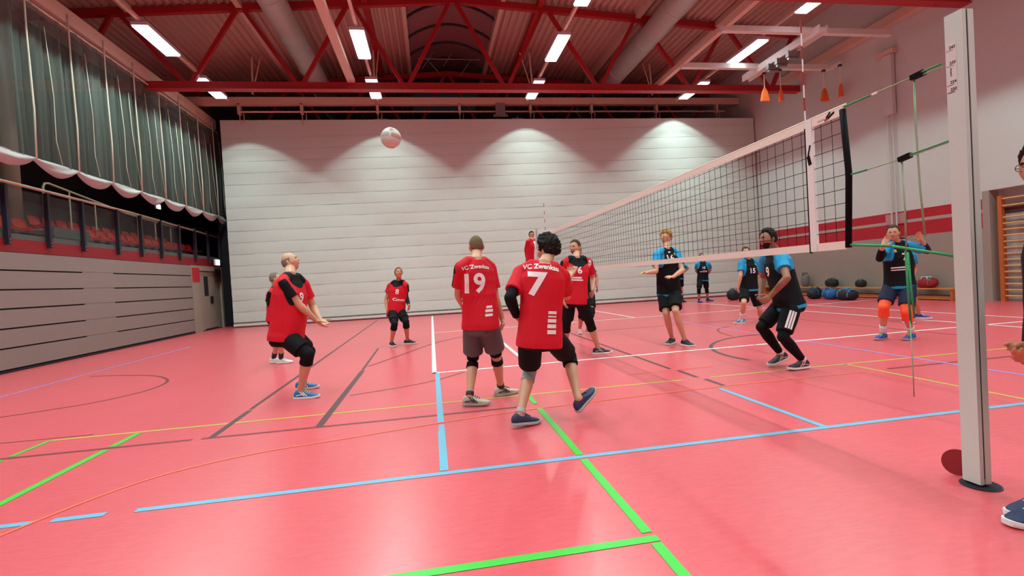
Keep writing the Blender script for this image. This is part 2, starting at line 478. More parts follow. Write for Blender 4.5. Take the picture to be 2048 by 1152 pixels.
def seat(x, y, z, label, group):
    o = bpy.data.objects.new('bucket_seat', sm); COL.objects.link(o); o.location = (x, y, z)
    WL[o] = Vector((x, y, z)); tag(o, label, 'seat', group)
    f = bpy.data.objects.new('seat_foot', fm2); COL.objects.link(f); f.parent = o
for y in (11.2, 11.75, 12.3, 12.82, 13.32): seat(-9.3, y, 3.08, 'red plastic bucket seat in the short front row left of the gallery aisle', 'front row seats left of the aisle')
for k in range(14): seat(-9.3, 15.3 + .48 * k, 3.08, 'red plastic bucket seat in the front gallery row right of the aisle', 'front row seats right of the aisle')
for k in range(14): seat(-10.18, 15.05 + .5 * k, 3.40, 'red plastic bucket seat in the raised second row of the gallery', 'second row seats')

# rolled-up ball net along the gallery
ny = np.linspace(7.0, 21.75, 300)
RY = [8.1, 9.42, 10.74, 12.05, 13.35, 14.65, 15.95, 17.27, 18.58, 19.9, 21.2]
def netx(y, z): return -8.22 + .05 * math.sin(y * 9.3) + .035 * math.sin(y * 23 + z * .4) + .02 * math.sin(y * 4.1 + z)
net_root = empty('ball_net', (-8.22, 15, 4.4), 'grey safety net with white scalloped hem hanging in front of the gallery', 'net curtain')
mb = MB(); bm = mb.bm
zs = np.linspace(4.46, 7.86, 14)
G = [[bm.verts.new((netx(y, z), y, z)) for z in zs] for y in ny]
for a, c in zip(G, G[1:]):
    for i in range(len(zs) - 1): bm.faces.new((a[i], c[i], c[i + 1], a[i + 1]))
mb.build('net_sheet', 'netting', net_root, smooth=True)
mb = MB(); bm = mb.bm        # scalloped hem
G = []
for y in ny:
    k = max([i for i in range(len(RY)) if RY[i] <= y] or [0]); y0 = RY[k]; y1 = RY[k + 1] if k + 1 < len(RY) else y0 + 1.32
    s = min(max((y - y0) / (y1 - y0), 0), 1)
    dip = math.sin(PI * s) ** .8
    row = []
    for t in range(9):
        q = t / 8
        z = 4.50 - (0.07 + .25 * dip) * q
        x = -8.20 + .09 * math.sin(PI * q) * (.35 + dip) + .03 * math.sin(q * 9 + y * 3) * dip
        row.append(bm.verts.new((x, y, z)))
    G.append(row)
for a, c in zip(G, G[1:]):
    for i in range(8): bm.faces.new((a[i], c[i], c[i + 1], a[i + 1]))
bmesh.ops.solidify(bm, geom=bm.faces[:], thickness=.012)
mb.build('scalloped_hem', 'white', net_root, smooth=True)
for k, y in enumerate(RY):
    MB().tube(((-8.14, y, 8.2), (-8.14, y, 7.0), (-8.12, y + .02, 5.5), (-8.13, y, 4.45)), .018, 8).build('hoist_rope', 'rope_white', net_root, smooth=True)
    if y > 11:
        MB().tube(((-8.13, y + .5, 7.5), (-8.12, y + .62, 6), (-8.12, y + .6, 5.0), (-8.13, y + .75, 4.5)), .008, 6).build('gather_cord', 'rope_white', net_root, smooth=True)
        if y > 15: MB().tube(((-8.13, y - .35, 7.2), (-8.12, y - .3, 6), (-8.13, y - .02, 4.5)), .008, 6).build('gather_cord', 'rope_white', net_root, smooth=True)
MB().tube(((-8.2, 7, 7.87), (-8.2, 21.8, 7.92)), .02, 8).build('top_cord', 'rope_white', net_root)
bl = MB().box((-8.5, 5, 8.0), (-8.16, 21.6, 8.36)).build('beam_left', 'pale_steel', kind='structure')
MB().box((-8.62, 5, 8.5), (-8.45, 21.4, 8.62)).build('cable_tray', 'pale_steel', label='long pale cable tray running above the beam over the gallery net', cat='cable tray')

# ceiling: trapezoidal metal deck on two slopes with a barrel skylight
RX, RZ, SL = 1.5, 11.07, .075
def roofz(x): return RZ - SL * abs(x - RX)
SK0, SK1 = -.36, 3.02
def deck_part(x0, x1):
    mb = MB(); bm = mb.bm
    xs = []
    p = .25
    x = x0
    while x < x1:
        for dx, dz in ((0, 0), (.10, 0), (.135, .09), (.215, .09)):
            if x + dx <= x1: xs.append((x + dx, roofz(x + dx) + dz))
        x += p
    ys = (-5, 12, 30)
    G = [[bm.verts.new((a, y, z)) for a, z in xs] for y in ys]
    for a, c in zip(G, G[1:]):
        for i in range(len(xs) - 1): bm.faces.new((a[i], a[i + 1], c[i + 1], c[i]))
    return mb
dk = deck_part(-12, SK0).build('ceiling', 'deck', kind='structure')
deck_part(SK1, 14.6).build('ceiling_sheet', 'deck', dk)
sk = None
mb = MB(); bm = mb.bm
NA = 20
def arch(y, h=.62):
    return [(SK0 + (SK1 - SK0) * k / NA, y, 11.05 + h * math.sin(PI * k / NA) ** .8) for k in range(NA + 1)]
G = [[bm.verts.new(p) for p in arch(y)] for y in np.linspace(6, 26, 21)]
for a, c in zip(G, G[1:]):
    for i in range(NA): bm.faces.new((a[i], a[i + 1], c[i + 1], c[i]))
sk = mb.build('window_1', 'skylight', kind='structure', smooth=True)
for y in (6.5, 8, 9.5, 11, 12.5, 14, 15.5, 17, 18.5, 20, 21.5, 23, 24.5):
    MB().tube([(x, y_, z - .05) for x, y_, z in arch(y)], .045, 8).build('skylight_rib', 'dark_steel', sk)
for x in (SK0, SK1):
    MB().box((x - .07, 6, 10.80), (x + .07, 26, 11.12)).build('skylight_kerb', 'pale_steel', sk)
mb = MB()
for a, c in (((0, 21.5, 10.9), (2.7, 21.5, 10.9)), ((.4, 21.5, 10.9), (.9, 21.5, 10.3)), ((.7, 21.5, 11.2), (.2, 21.5, 10.5)), ((1.5, 21.5, 11.2), (1.1, 21.5, 10.6)), ((2.3, 21.5, 10.9), (1.8, 21.5, 10.2))):
    mb.tube((a, c), .015, 6)
mb.build('opener_linkage', 'grey_steel', sk)

# steel trusses across the hall
BN = [-10.4, -7.09, -3.78, -.42, 2.97, 6.31, 9.83, 13.1]
TN = [-11.8, -9.0, -5.44, -2.07, 1.29, 4.5, 7.9, 11.35, 14.25]
def topz(x): return 10.74 - .068 * abs(x - 1.4)
def truss(y, first=False):
    t = MB().box((-11.8, y - .09, 7.80), (14.3, y + .09, 8.02)).build('roof_truss', 'red_steel', kind='structure')
    MB().box((-11.8, y - .14, 7.775), (14.3, y + .14, 7.805)).build('bottom_flange', 'red_steel', t)
    mb = MB()
    for a, c in ((-11.8, 1.4), (1.4, 14.3)):
        mb.beam((a, y, topz(a) + .1), (c, y, topz(c) + .1), .16, .22)
    mb.build('top_chord', 'red_steel', t)
    for i, x in enumerate(BN):
        for tx in (TN[i], TN[i + 1]) if i + 1 < len(TN) else (TN[i],):
            MB().beam((x + (.1 if tx > x else -.1), y, 8.0), (tx + (-.12 if tx > x else .12), y, topz(tx) + .02), .12, .12).build('diagonal', 'red_steel', t)
    return t
for y in (4.9, 10.9, 16.9, 22.9): truss(y)
for x in (-8.6, -5.44, -1.6, 4.3, 7.9, 11.0):
    MB().box((x - .09, -5, roofz(x) - .22), (x + .09, 30, roofz(x) - .01)).build('purlin', 'red_steel' if x in (-1.6, 4.3) else 'pale_steel', kind='structure')
# hangers between deck and lamp rows
for x, g in ((-6.2, -.3), (4.6, .4), (9.9, .3), (-1.7, -.2)):
    mb = MB(); mb.tube(((x, 20.2, roofz(x) - .2), (x + g * .2, 20.2, 8.9)), .04, 6); mb.tube(((x - g, 20.2, roofz(x) - .2), (x + g * .2, 20.2, 8.9)), .025, 6)
    mb.build('beam_hanger', 'pale_steel', label={-6.2: 'leftmost', 4.6: 'third from left', 9.9: 'rightmost', -1.7: 'second from left'}[x] + ' of the pale vee hangers carrying the curtain hoist beam', cat='hanger')
for x, lb in ((-4.0, 'round grey ventilation duct left of the skylight'), (8.15, 'round grey ventilation duct right of the skylight')):
    dt = MB().tube(((x - .05, -5, 9.62), (x, 12, 9.62), (x + .1, 28, 9.62)), .38, 28).build('ventilation_duct', 'duct', label=lb, cat='duct', smooth=True)
    for y in np.arange(5, 27, 2.4):
        MB().tube(((x + .02, y, 9.62), (x + .02, y + .04, 9.62)), .392, 28).build('duct_collar', 'duct', dt)

# lamps
ROWX = [(-6.83, 'leftmost lamp row'), (-1.56, 'lamp row left of the skylight'), (4.21, 'lamp row right of the skylight'), (10.55, 'rightmost lamp row')]
LY = [-1.4, 1.82, 5.04, 8.26, 11.43, 14.63, 17.88]
lens_names = {17.88: 'nearest the curtain', 14.63: 'second from the curtain', 11.43: 'third from the curtain', 8.26: 'fourth from the curtain', 5.04: 'fifth from the curtain', 1.82: 'sixth from the curtain', -1.4: 'seventh from the curtain'}
for x, rn in ROWX:
    cd = MB().box((x - .04, -3, 8.32), (x + .04, 19.3, 8.40)).build('lamp_conduit', 'pale_steel', label='pale straight conduit carrying the ' + rn, cat='conduit')
    for y in LY:
        t = empty('ceiling_lamp', (x, y, 8.2), 'bright ceiling lamp, ' + lens_names[y] + ' in the ' + rn, 'lamp', 'ceiling lamps')
        mb = MB(); mb.box((x - .2, y - .84, 8.215), (x + .2, y + .84, 8.30)); mb.build('housing', 'lamp_case', t)
        MB().box((x - .175, y - .82, 8.175), (x + .175, y + .82, 8.216)).build('diffuser', 'lamp_lens', t)
        L = bpy.data.lights.new('lamp_light', 'AREA'); L.shape = 'RECTANGLE'; L.size = .34; L.size_y = 1.6
        L.energy = LAMP_W; L.spread = LAMP_SPREAD; L.color = LAMP_COL
        lo = bpy.data.objects.new('lamp_light', L); COL.objects.link(lo); lo.parent = t; lo.location = (0, 0, -.032)
        for yo in (-.6, .6):
            L = bpy.data.lights.new('louvre_light', 'SPOT'); L.energy = LOUVRE_W; L.color = LAMP_COL
            L.spot_size = LOUVRE_CUT; L.spot_blend = .10; L.shadow_soft_size = .10
            lo = bpy.data.objects.new('louvre_light', L); COL.objects.link(lo); lo.parent = t; lo.location = (0, yo, -.045); lo.scale = (LOUVRE_ASPECT, 1, 1)

# slender runway with a bright edge left of the skylight
MB().box((-2.28, 5, 7.98), (-2.05, 16.75, 8.12)).build('hoist_rail', 'pale_steel', label='long pale box rail beside the lamp row left of the skylight', cat='rail')

# hoop frame on the right
fr = empty('hoop_frame', (10.5, 14, 7.9), 'pale steel ceiling frame of beams and crossbars by the right wall', 'steel frame')
MB().box((8.52, 6, 7.98), (8.68, 17.1, 8.14)).build('side_rail', 'pale_steel', fr)
MB().box((8.5, 12.72, 7.9), (14.0, 12.88, 8.06)).build('crossbar', 'white_steel', fr)
MB().box((8.55, 15.1, 7.9), (14.2, 15.26, 8.06)).build('crossbar', 'white_steel', fr)
mb = MB(); mb.box((11.28, 12.45, 7.78), (11.33, 15.95, 8.0)); mb.box((11.52, 12.45, 7.78), (11.57, 15.95, 8.0)); mb.box((11.33, 12.45, 7.86), (11.52, 15.95, 7.92))
mb.build('trolley_rail', 'white_steel', fr)
for y in (13.6, 14.1, 14.5):
    MB().box((11.22, y, 7.62), (11.62, y + .12, 7.8)).build('pulley_block', 'grey_steel', fr)
    MB().tube(((11.25, y + .06, 7.58), (11.6, y + .06, 7.58)), .045, 10).build('roller', 'grey_steel', fr)
MB().box((14.0, 6, 8.28), (14.28, 18.1, 8.54)).build('beam_right', 'pale_steel', kind='structure')
MB().box((14.05, 14.68, 7.9), (14.15, 15.1, 8.0)).build('outrigger', 'white_steel', fr)
for x, y, wd, lb in ((11.56, 15.18, .14, 'first orange hanging handle from the left'), (12.17, 15.18, .07, 'second orange hanging handle from the left, seen edge-on'), (13.86, 15.18, .13, 'third orange hanging handle from the left'), (14.1, 14.75, .06, 'rightmost orange hanging handle close to the net corner')):
    t = empty('hanging_handle', (x, y, 6.9), lb + ' under the pale crossbar', 'rope handle', 'orange handles under the crossbar')
    ztop = 7.775 if x < 11.6 else 7.895
    MB().tube(((x, y, ztop - .005), (x, y, 7.24)), .018, 6).build('cord', 'rope_white', t)
    MB().tube(((x, y, ztop), (x, y, ztop - .055)), .06, 10).build('swivel', 'dark_steel', t)
    MB().loft([[(x - wd * k, y - .05 * k2, z), (x + wd * k, y - .05 * k2, z), (x + wd * k, y + .05 * k2, z), (x - wd * k, y + .05 * k2, z)] for z, k, k2 in ((6.82, 1, 1), (6.9, .95, 1), (7.14, .55, .9), (7.26, .2, .5))]).build('grip', 'orange_cloth', t)

# big white dividing curtain and its hoist beam
CL, CR = Vector((-7.72, 20.85, 0)), Vector((14.24, 19.5, 0))
def cpt(s, z, off=0): 
    p = CL.lerp(CR, s); return (p.x, p.y + off, z)
SEAM = []
z = .62
while z < 7.9: SEAM.append(z); z += .452
mb = MB(); bm = mb.bm
NS = 130
zz = [0.03]
for a in SEAM: zz += [a - .2, a - .03, a, a + .03]
G = []
for i in range(NS + 1):
    s = i / NS
    top = 8.12 - .46 * s
    col_ = []
    for z in [q for q in zz if q < 7.6] + [7.66]:
        zc = z if z < 7.6 else top
        seam_d = min([abs(z - a) for a in SEAM])
        off = -.012 * min(1, seam_d / .2) + .012 * mnoise.noise((s * 30, z * 1.3, 0)) + .006 * mnoise.noise((s * 90, z * 6, 2))
        col_.append(bm.verts.new(cpt(s, zc, off)))
    G.append(col_)
for a, c in zip(G, G[1:]):
    for i in range(len(a) - 1): bm.faces.new((a[i], c[i], c[i + 1], a[i + 1]))
cu = mb.build('divider_curtain', 'curtain', label='huge off-white dividing curtain with horizontal seams closing the hall behind the players', cat='curtain', smooth=True)
for zc, th, m_ in ((.10, .07, 'white_steel'), (.19, .02, 'dark_steel')):
    mb = MB(); mb.beam(cpt(0, zc, -.03), cpt(1, zc, -.03), .03, th); mb.build('weight_bar' if th > .05 else 'pocket_seam', m_, cu)
for k, z in enumerate(SEAM):
    if z > 7.4: continue
    MB().beam(cpt(.001, z, -.004), cpt(.999, z, -.004), .008, .018).build('welded_seam', 'curtain_seam', cu)
hb = MB().box((-9.8, 20.5, 8.62), (14.28, 20.75, 8.90)).build('hoist_beam', 'pale_steel', label='long pale beam across the hall above the white curtain', cat='beam')
MB().tube(((-6.9, 20.6, 8.36), (13.6, 20.6, 8.33)), .035, 8).build('drive_tube', 'pale_steel', hb)
for x in (-6.9, -4.6, -1.7, 1.6, 4.6, 7.3, 10.3, 13.2):
    mb = MB(); mb.box((x - .05, 20.5, 8.25), (x + .05, 20.7, 8.66)); mb.box((x - .012, 20.58, 7.85), (x + .012, 20.62, 8.3)); mb.box((x + .14, 20.58, 7.95), (x + .16, 20.62, 8.3))
    mb.build('tube_bracket', 'pale_steel', hb)
mb = MB(); mb.box((3.1, 20.45, 8.15), (3.5, 20.72, 8.66)); mb.box((3.0, 20.5, 8.1), (3.6, 20.7, 8.2)); mb.build('hoist_motor', 'grey_steel', hb)
for x in (-1.6, 4.1, 10.4):
    mb = MB(); mb.box((x - .25, 20.9, 8.12), (x + .25, 21.1, 8.17)); mb.box((x - .03, 20.95, 8.17), (x + .03, 21.05, 8.28)); mb.build('curtain_clip', 'grey_steel', hb)

# right wall
mm('plate_pink', (186, 134, 132), .7)
WX = HX1
NY0, NY1 = 7.4, 10.55            # wall-bar recess
wr = MB().box((WX, NY1 + .17, 2.66), (WX + .3, 30, 10.9)).build('wall_right', 'white_wall', kind='structure')
MB().box((WX, -5, 2.86), (WX + .3, NY1 + .17, 10.9)).build('wall_right_upper', 'white_wall', wr)
mb = MB(); mb.box((WX, NY1 + .17, 0), (WX + .3, 30, 1.90)); mb.box((WX, NY1, 0), (WX + .3, NY1 + .17, 2.66)); mb.box((WX, -5, 0), (WX + .3, NY0, 2.86)); mb.box((WX, NY1, 2.66), (WX + .3, NY1 + .17, 2.86))
mb.build('grey_panelling', 'grey_wall', wr)
mb = MB(); mb.box((WX, NY1 + .17, 1.90), (WX + .3, 30, 2.30)); mb.box((WX, NY1 + .17, 2.39), (WX + .3, 30, 2.66)); mb.build('red_band', 'red_wall', wr)
MB().box((WX, NY1 + .17, 2.30), (WX + .3, 30, 2.39)).build('grey_band', 'stripe_grey', wr)
mb = MB(); mb.box((WX + .45, NY0, 0), (WX + .5, NY1, 2.86)); mb.box((WX + .3, NY0 - .1, 0), (WX + .5, NY0, 2.86)); mb.box((WX + .3, NY1, 0), (WX + .5, NY1 + .15, 2.86)); mb.box((WX + .3, NY0 - .1, 2.86), (WX + .5, NY1 + .15, 3.0))
mb.build('recess_lining', 'white_wall', wr)
MB().box((WX - .012, NY1 + .2, 0.0), (WX, 22, .08)).build('baseboard_right', 'dark_gap', kind='structure')
wb = empty('wall_bars', (WX + .2, 9.2, 0), 'wooden gymnastics wall bars in the recess beyond the near net post', 'wall bars')
for y in (7.55, 8.5, 9.4, 10.3):
    MB().box((WX + .02, y, 0), (WX + .14, y + .09, 2.68)).build('upright', 'wood_orange', wb)
zr = [.14 + .153 * k for k in range(14)] + [2.42, 2.6]
for z in zr:
    MB().tube(((WX + .06, 7.6, z), (WX + .06, 10.35, z)), .021, 8).build('rung', 'wood_rung', wb)
MB().box((WX + .12, 7.6, 2.22), (WX + .15, 10.3, 2.38)).build('top_board', 'brown', wb)
cp = empty('climbing_poles', (WX - .1, 13.1, 1.92), 'pair of slim pale climbing poles with bracket on the right wall', 'climbing poles')
for y in (13.02, 13.18): MB().tube(((WX - .1, y, 1.92), (WX - .1, y, 7.6)), .021, 10).build('pole', 'white_wall', cp)
MB().box((WX - .16, 12.94, 5.65), (WX - .04, 13.26, 7.45)).build('pole_casing', 'white_wall', cp)
MB().box((WX - .2, 12.84, 7.47), (WX - .012, 13.46, 7.59)).build('bracket', 'pale_steel', cp)
MB().box((WX - .04, 12.79, 2.30), (WX - .012, 13.45, 2.62)).build('base_plate', 'plate_pink', cp)

# joints of every figure, metres
POSE = {
 'bumper': {"aR":[-1.637,6.312,0.1],"aL":[-1.778,6.923,0.1],"head":[-1.716,6.52,1.674],"neck":[-1.689,6.379,1.519],"sR":[-1.716,6.185,1.416],"sL":[-1.579,6.53,1.389],"eR":[-1.563,6.231,1.132],"eL":[-1.512,6.643,1.101],"wR":[-1.419,6.36,0.935],"wL":[-1.391,6.469,0.925],"hR":[-1.281,6.382,0.801],"hL":[-1.257,6.367,0.85],"hipR":[-1.789,6.288,0.798],"hipL":[-1.762,6.468,0.786],"kR":[-1.495,6.169,0.55],"kL":[-1.626,6.798,0.51],"pel":[-1.775,6.378,0.792]},
 'behind': {"head":[-2.747,9.416,1.546],"neck":[-2.79,9.493,1.367],"sR":[-2.797,9.303,1.299],"sL":[-2.703,9.649,1.276],"eR":[-2.894,9.402,1.034],"eL":[-2.68,9.795,1.017],"wR":[-2.816,9.556,0.838],"wL":[-2.523,9.663,0.855],"hR":[-2.682,9.462,0.781],"hL":[-2.394,9.556,0.808],"hipR":[-2.809,9.389,0.85],"hipL":[-2.777,9.569,0.834],"kR":[-2.806,9.525,0.447],"kL":[-2.687,9.327,0.497],"aR":[-2.956,9.724,0.1],"aL":[-2.785,9.566,0.1],"pel":[-2.793,9.479,0.842]},
 'eight': {"head":[-0.683,10.993,1.564],"neck":[-0.685,11.121,1.4],"sR":[-0.886,11.154,1.303],"sL":[-0.552,10.996,1.292],"eR":[-0.998,11.156,0.992],"eL":[-0.563,11.193,1.044],"wR":[-0.972,11.026,0.756],"wL":[-0.507,11.008,0.855],"hR":[-0.99,11.146,0.62],"hL":[-0.48,11.144,0.736],"hipR":[-0.868,11.051,0.737],"hipL":[-0.708,11.154,0.741],"kR":[-0.812,10.686,0.492],"kL":[-0.581,10.793,0.516],"aR":[-0.913,10.882,0.1],"aL":[-0.585,11.059,0.1],"pel":[-0.788,11.102,0.739]},
 'nineteen': {"aL":[0.329,5.154,0.11],"aR":[0.703,5.481,0.1],"head":[0.498,5.249,1.668],"neck":[0.476,5.103,1.525],"sL":[0.306,5.029,1.448],"sR":[0.63,5.21,1.436],"eL":[0.272,5.177,1.177],"eR":[0.668,5.207,1.117],"wL":[0.339,5.378,1.01],"wR":[0.738,5.278,0.866],"hL":[0.374,5.492,0.876],"hR":[0.736,5.136,0.758],"hipL":[0.41,5.179,0.871],"hipR":[0.558,5.054,0.871],"kL":[0.401,5.368,0.452],"kR":[0.647,5.269,0.49],"pel":[0.484,5.117,0.871]},
 'seven': {"aL":[0.702,4.247,0.12],"aR":[1.24,4.267,0.2],"head":[1.058,4.378,1.545],"neck":[0.99,4.225,1.423],"sL":[0.79,4.311,1.356],"sR":[1.16,4.258,1.297],"eL":[0.654,4.136,1.146],"eR":[1.25,4.494,1.114],"wL":[0.734,4.329,0.972],"wR":[1.343,4.685,1.283],"hL":[0.811,4.478,0.906],"hR":[1.406,4.821,1.382],"hipL":[0.821,4.219,0.797],"hipR":[1.01,4.254,0.795],"kL":[0.858,4.489,0.442],"kR":[1.25,4.532,0.536],"pel":[0.916,4.236,0.796]},
 'seventysix': {"aR":[2.175,8.061,0.1],"aL":[2.626,7.715,0.1],"head":[2.312,7.635,1.74],"neck":[2.282,7.503,1.571],"sR":[2.087,7.484,1.496],"sL":[2.478,7.528,1.488],"eR":[2.025,7.588,1.193],"eL":[2.601,7.702,1.244],"wR":[2.036,7.508,0.924],"wL":[2.52,7.513,1.051],"hR":[2.081,7.586,0.759],"hL":[2.56,7.661,0.942],"hipR":[2.159,7.603,0.931],"hipL":[2.302,7.458,0.927],"kR":[2.143,7.808,0.503],"kL":[2.476,7.601,0.524],"pel":[2.231,7.531,0.929]},
 'crouch': {"head":[3.256,10.566,1.805],"neck":[3.296,10.547,1.591],"sR":[3.13,10.665,1.504],"sL":[3.502,10.527,1.468],"eR":[3.041,10.571,1.228],"eL":[3.687,10.662,1.248],"wR":[3.173,10.673,1.008],"wL":[3.642,10.538,1.014],"hR":[3.16,10.581,0.854],"hL":[3.709,10.649,0.885],"hipR":[3.264,10.544,0.848],"hipL":[3.454,10.492,0.837],"kR":[3.189,10.338,0.465],"kL":[3.396,10.243,0.479],"aR":[3.223,10.622,0.1],"aL":[3.363,10.484,0.1],"pel":[3.359,10.518,0.843]},
 'sixteen': {"aR":[4.133,8.118,0.1],"aL":[4.202,7.796,0.1],"head":[4.135,8.147,1.861],"neck":[4.083,8.056,1.665],"sR":[3.88,7.997,1.566],"sL":[4.278,8.069,1.57],"eR":[3.763,7.844,1.285],"eL":[4.27,7.888,1.278],"wR":[3.522,7.674,1.275],"wL":[4.027,7.749,1.179],"hR":[3.338,7.605,1.283],"hL":[3.848,7.67,1.198],"hipR":[4.063,8.197,0.912],"hipL":[4.181,8.031,0.907],"kR":[3.963,7.943,0.548],"kL":[4.028,7.732,0.596],"pel":[4.122,8.114,0.909]},
 'hiphand': {"head":[9.325,17.535,1.681],"neck":[9.391,17.641,1.509],"sR":[9.192,17.62,1.442],"sL":[9.578,17.612,1.422],"eR":[9.119,17.787,1.181],"eL":[9.854,17.728,1.314],"wR":[9.141,17.614,0.966],"wL":[9.644,17.725,1.132],"hR":[9.27,17.736,1.017],"hL":[9.48,17.657,1.082],"hipR":[9.272,17.628,0.958],"hipL":[9.464,17.642,0.947],"kR":[9.323,17.77,0.531],"kL":[9.542,17.754,0.518],"aR":[9.203,17.625,0.1],"aL":[9.624,17.91,0.1],"pel":[9.368,17.635,0.953]},
 'distant': {"head":[10.068,17.109,1.719],"neck":[10.07,17.055,1.508],"sR":[9.879,17.11,1.429],"sL":[10.248,16.945,1.411],"eR":[9.944,17.333,1.205],"eL":[10.418,17.125,1.201],"wR":[10.127,17.43,1.014],"wL":[10.381,17.319,0.998],"hR":[10.291,17.506,0.964],"hL":[10.214,17.249,0.949],"hipR":[9.949,17.062,0.864],"hipL":[10.144,17.063,0.853],"kR":[9.752,16.86,0.504],"kL":[10.306,17.277,0.481],"aR":[9.863,17.072,0.1],"aL":[10.468,17.479,0.1],"pel":[10.047,17.063,0.859]},
 'walker': {"head":[7.002,10.067,1.589],"neck":[7.101,10.143,1.422],"sR":[6.91,10.111,1.347],"sL":[7.287,10.109,1.336],"eR":[6.813,10.018,1.068],"eL":[7.397,10.153,1.047],"wR":[6.759,10.062,0.79],"wL":[7.182,10.229,0.891],"hR":[6.827,10.194,0.685],"hL":[7.215,10.4,0.839],"hipR":[6.996,10.145,0.751],"hipL":[7.187,10.143,0.739],"kR":[6.768,9.884,0.473],"kL":[7.301,10.091,0.281],"aR":[6.859,10.117,0.1],"aL":[7.526,10.38,0.02],"pel":[7.091,10.144,0.745]},
 'jumper': {"aL":[4.414,5.348,0.11],"aR":[4.332,5.626,0.16],"head":[4.092,5.445,1.603],"neck":[4.234,5.513,1.461],"sR":[4.24,5.71,1.37],"sL":[4.177,5.335,1.355],"eR":[4.328,5.892,1.124],"eL":[4.083,5.134,1.13],"wR":[4.202,5.783,0.903],"wL":[3.957,5.273,0.915],"hR":[4.09,5.677,0.801],"hL":[3.798,5.21,0.848],"hipR":[4.354,5.538,0.815],"hipL":[4.31,5.345,0.809],"kR":[4.042,5.572,0.522],"kL":[4.094,5.262,0.424],"pel":[4.332,5.441,0.812]},
 'orangeknees': {"aR":[7.063,6.792,0.1],"aL":[7.349,6.576,0.1],"head":[7.06,6.542,1.666],"neck":[7.192,6.624,1.52],"sR":[6.986,6.595,1.458],"sL":[7.362,6.538,1.445],"eR":[6.742,6.484,1.286],"eL":[7.667,6.546,1.365],"wR":[6.635,6.318,1.481],"wL":[7.467,6.462,1.538],"hR":[6.742,6.313,1.629],"hL":[7.363,6.441,1.689],"hipR":[7.182,6.724,0.851],"hipL":[7.288,6.538,0.846],"kR":[6.923,6.626,0.526],"kL":[7.106,6.427,0.458],"pel":[7.235,6.631,0.849]},
 'hidden': {"aR":[9.031,8.177,0.1],"aL":[9.713,8.512,0.12],"head":[9.332,8.477,1.555],"neck":[9.426,8.538,1.384],"sR":[9.236,8.54,1.312],"sL":[9.608,8.515,1.302],"eR":[9.089,8.459,1.056],"eL":[9.756,8.583,1.044],"wR":[9.236,8.539,0.849],"wL":[9.595,8.502,0.848],"hR":[9.312,8.605,0.702],"hL":[9.473,8.441,0.734],"hipR":[9.333,8.544,0.802],"hipL":[9.519,8.553,0.792],"kR":[9.213,8.421,0.41],"kL":[9.43,8.354,0.418],"pel":[9.426,8.548,0.797]},
 'referee': {"head":[2.97,14.088,2.526],"neck":[2.947,13.947,2.376],"sR":[2.802,13.824,2.322],"sL":[3.102,14.063,2.328],"eR":[2.78,14.011,2.078],"eL":[3.116,13.926,2.056],"wR":[2.814,14.174,1.867],"wL":[3.058,13.788,1.835],"hR":[2.781,14.033,1.76],"hL":[3.023,13.659,1.717],"hipR":[2.85,13.922,1.809],"hipL":[3.005,14.029,1.806],"kR":[2.855,14.069,1.393],"kL":[2.955,13.909,1.385],"aR":[2.797,13.898,0.99],"aL":[2.968,14.082,0.978],"pel":[2.927,13.975,1.808]},
 'linesman': {"aR":[2.929,1.966,0.1],"aL":[2.836,1.897,0.1],"head":[2.954,1.939,1.696],"neck":[3.008,1.887,1.493],"sR":[3.166,2.001,1.404],"sL":[2.874,1.779,1.346],"eR":[3.126,2.011,1.015],"eL":[2.837,1.786,1.01],"wR":[2.923,2.001,0.829],"wL":[2.935,1.972,0.831],"hR":[2.769,1.96,0.736],"hL":[2.785,1.938,0.731],"hipR":[3.135,1.998,0.812],"hipL":[2.987,1.886,0.814],"kR":[3.235,2.117,0.361],"kL":[3.12,2.026,0.347],"pel":[3.061,1.942,0.813]}}
# ================================================================== people
VEC = Vector
def lerp_prof(prof, t):
    for (t0, v0), (t1, v1) in zip(prof, prof[1:]):
        if t <= t1: return v0 + (v1 - v0) * max(0, (t - t0)) / (t1 - t0)
    return prof[-1][1]
PROF = {'thigh': [(0, .091), (.3, .086), (.7, .066), (1, .055)], 'shin': [(0, .054), (.15, .054), (.35, .059), (.7, .043), (.93, .036), (1, .037)],
        'upper': [(0, .055), (.3, .051), (.7, .043), (1, .040)], 'fore': [(0, .041), (.2, .044), (.6, .035), (1, .027)]}
def taubin(me, it=4, lam=.5, mu=-.52):
    n = len(me.vertices); co = np.empty(n * 3); me.vertices.foreach_get('co', co); co = co.reshape(-1, 3)
    e = np.empty(len(me.edges) * 2, dtype=np.int64); me.edges.foreach_get('vertices', e); e = e.reshape(-1, 2)
    deg = np.bincount(e.ravel(), minlength=n)[:, None].clip(1)
    for k in range(it * 2):
        s = np.zeros_like(co)
        for c in range(3):
            s[:, c] = np.bincount(e[:, 0], co[e[:, 1], c], n) + np.bincount(e[:, 1], co[e[:, 0], c], n)
        co += (lam if k % 2 == 0 else mu) * (s / deg - co)
    me.vertices.foreach_set('co', co.ravel()); me.update()
def remesh(mb, vox, it=3):
    bmesh.ops.recalc_face_normals(mb.bm, faces=mb.bm.faces)
    me = bpy.data.meshes.new('tmp'); mb.bm.to_mesh(me); mb.bm.free()
    o = bpy.data.objects.new('tmp', me); COL.objects.link(o)
    md = o.modifiers.new('r', 'REMESH'); md.mode = 'VOXEL'; md.voxel_size = vox
    dg = bpy.context.evaluated_depsgraph_get(); dg.update()
    out = bpy.data.meshes.new_from_object(o.evaluated_get(dg))
    bpy.data.objects.remove(o); bpy.data.meshes.remove(me)
    taubin(out, it)
    out.polygons.foreach_set('use_smooth', [True] * len(out.polygons))
    return out
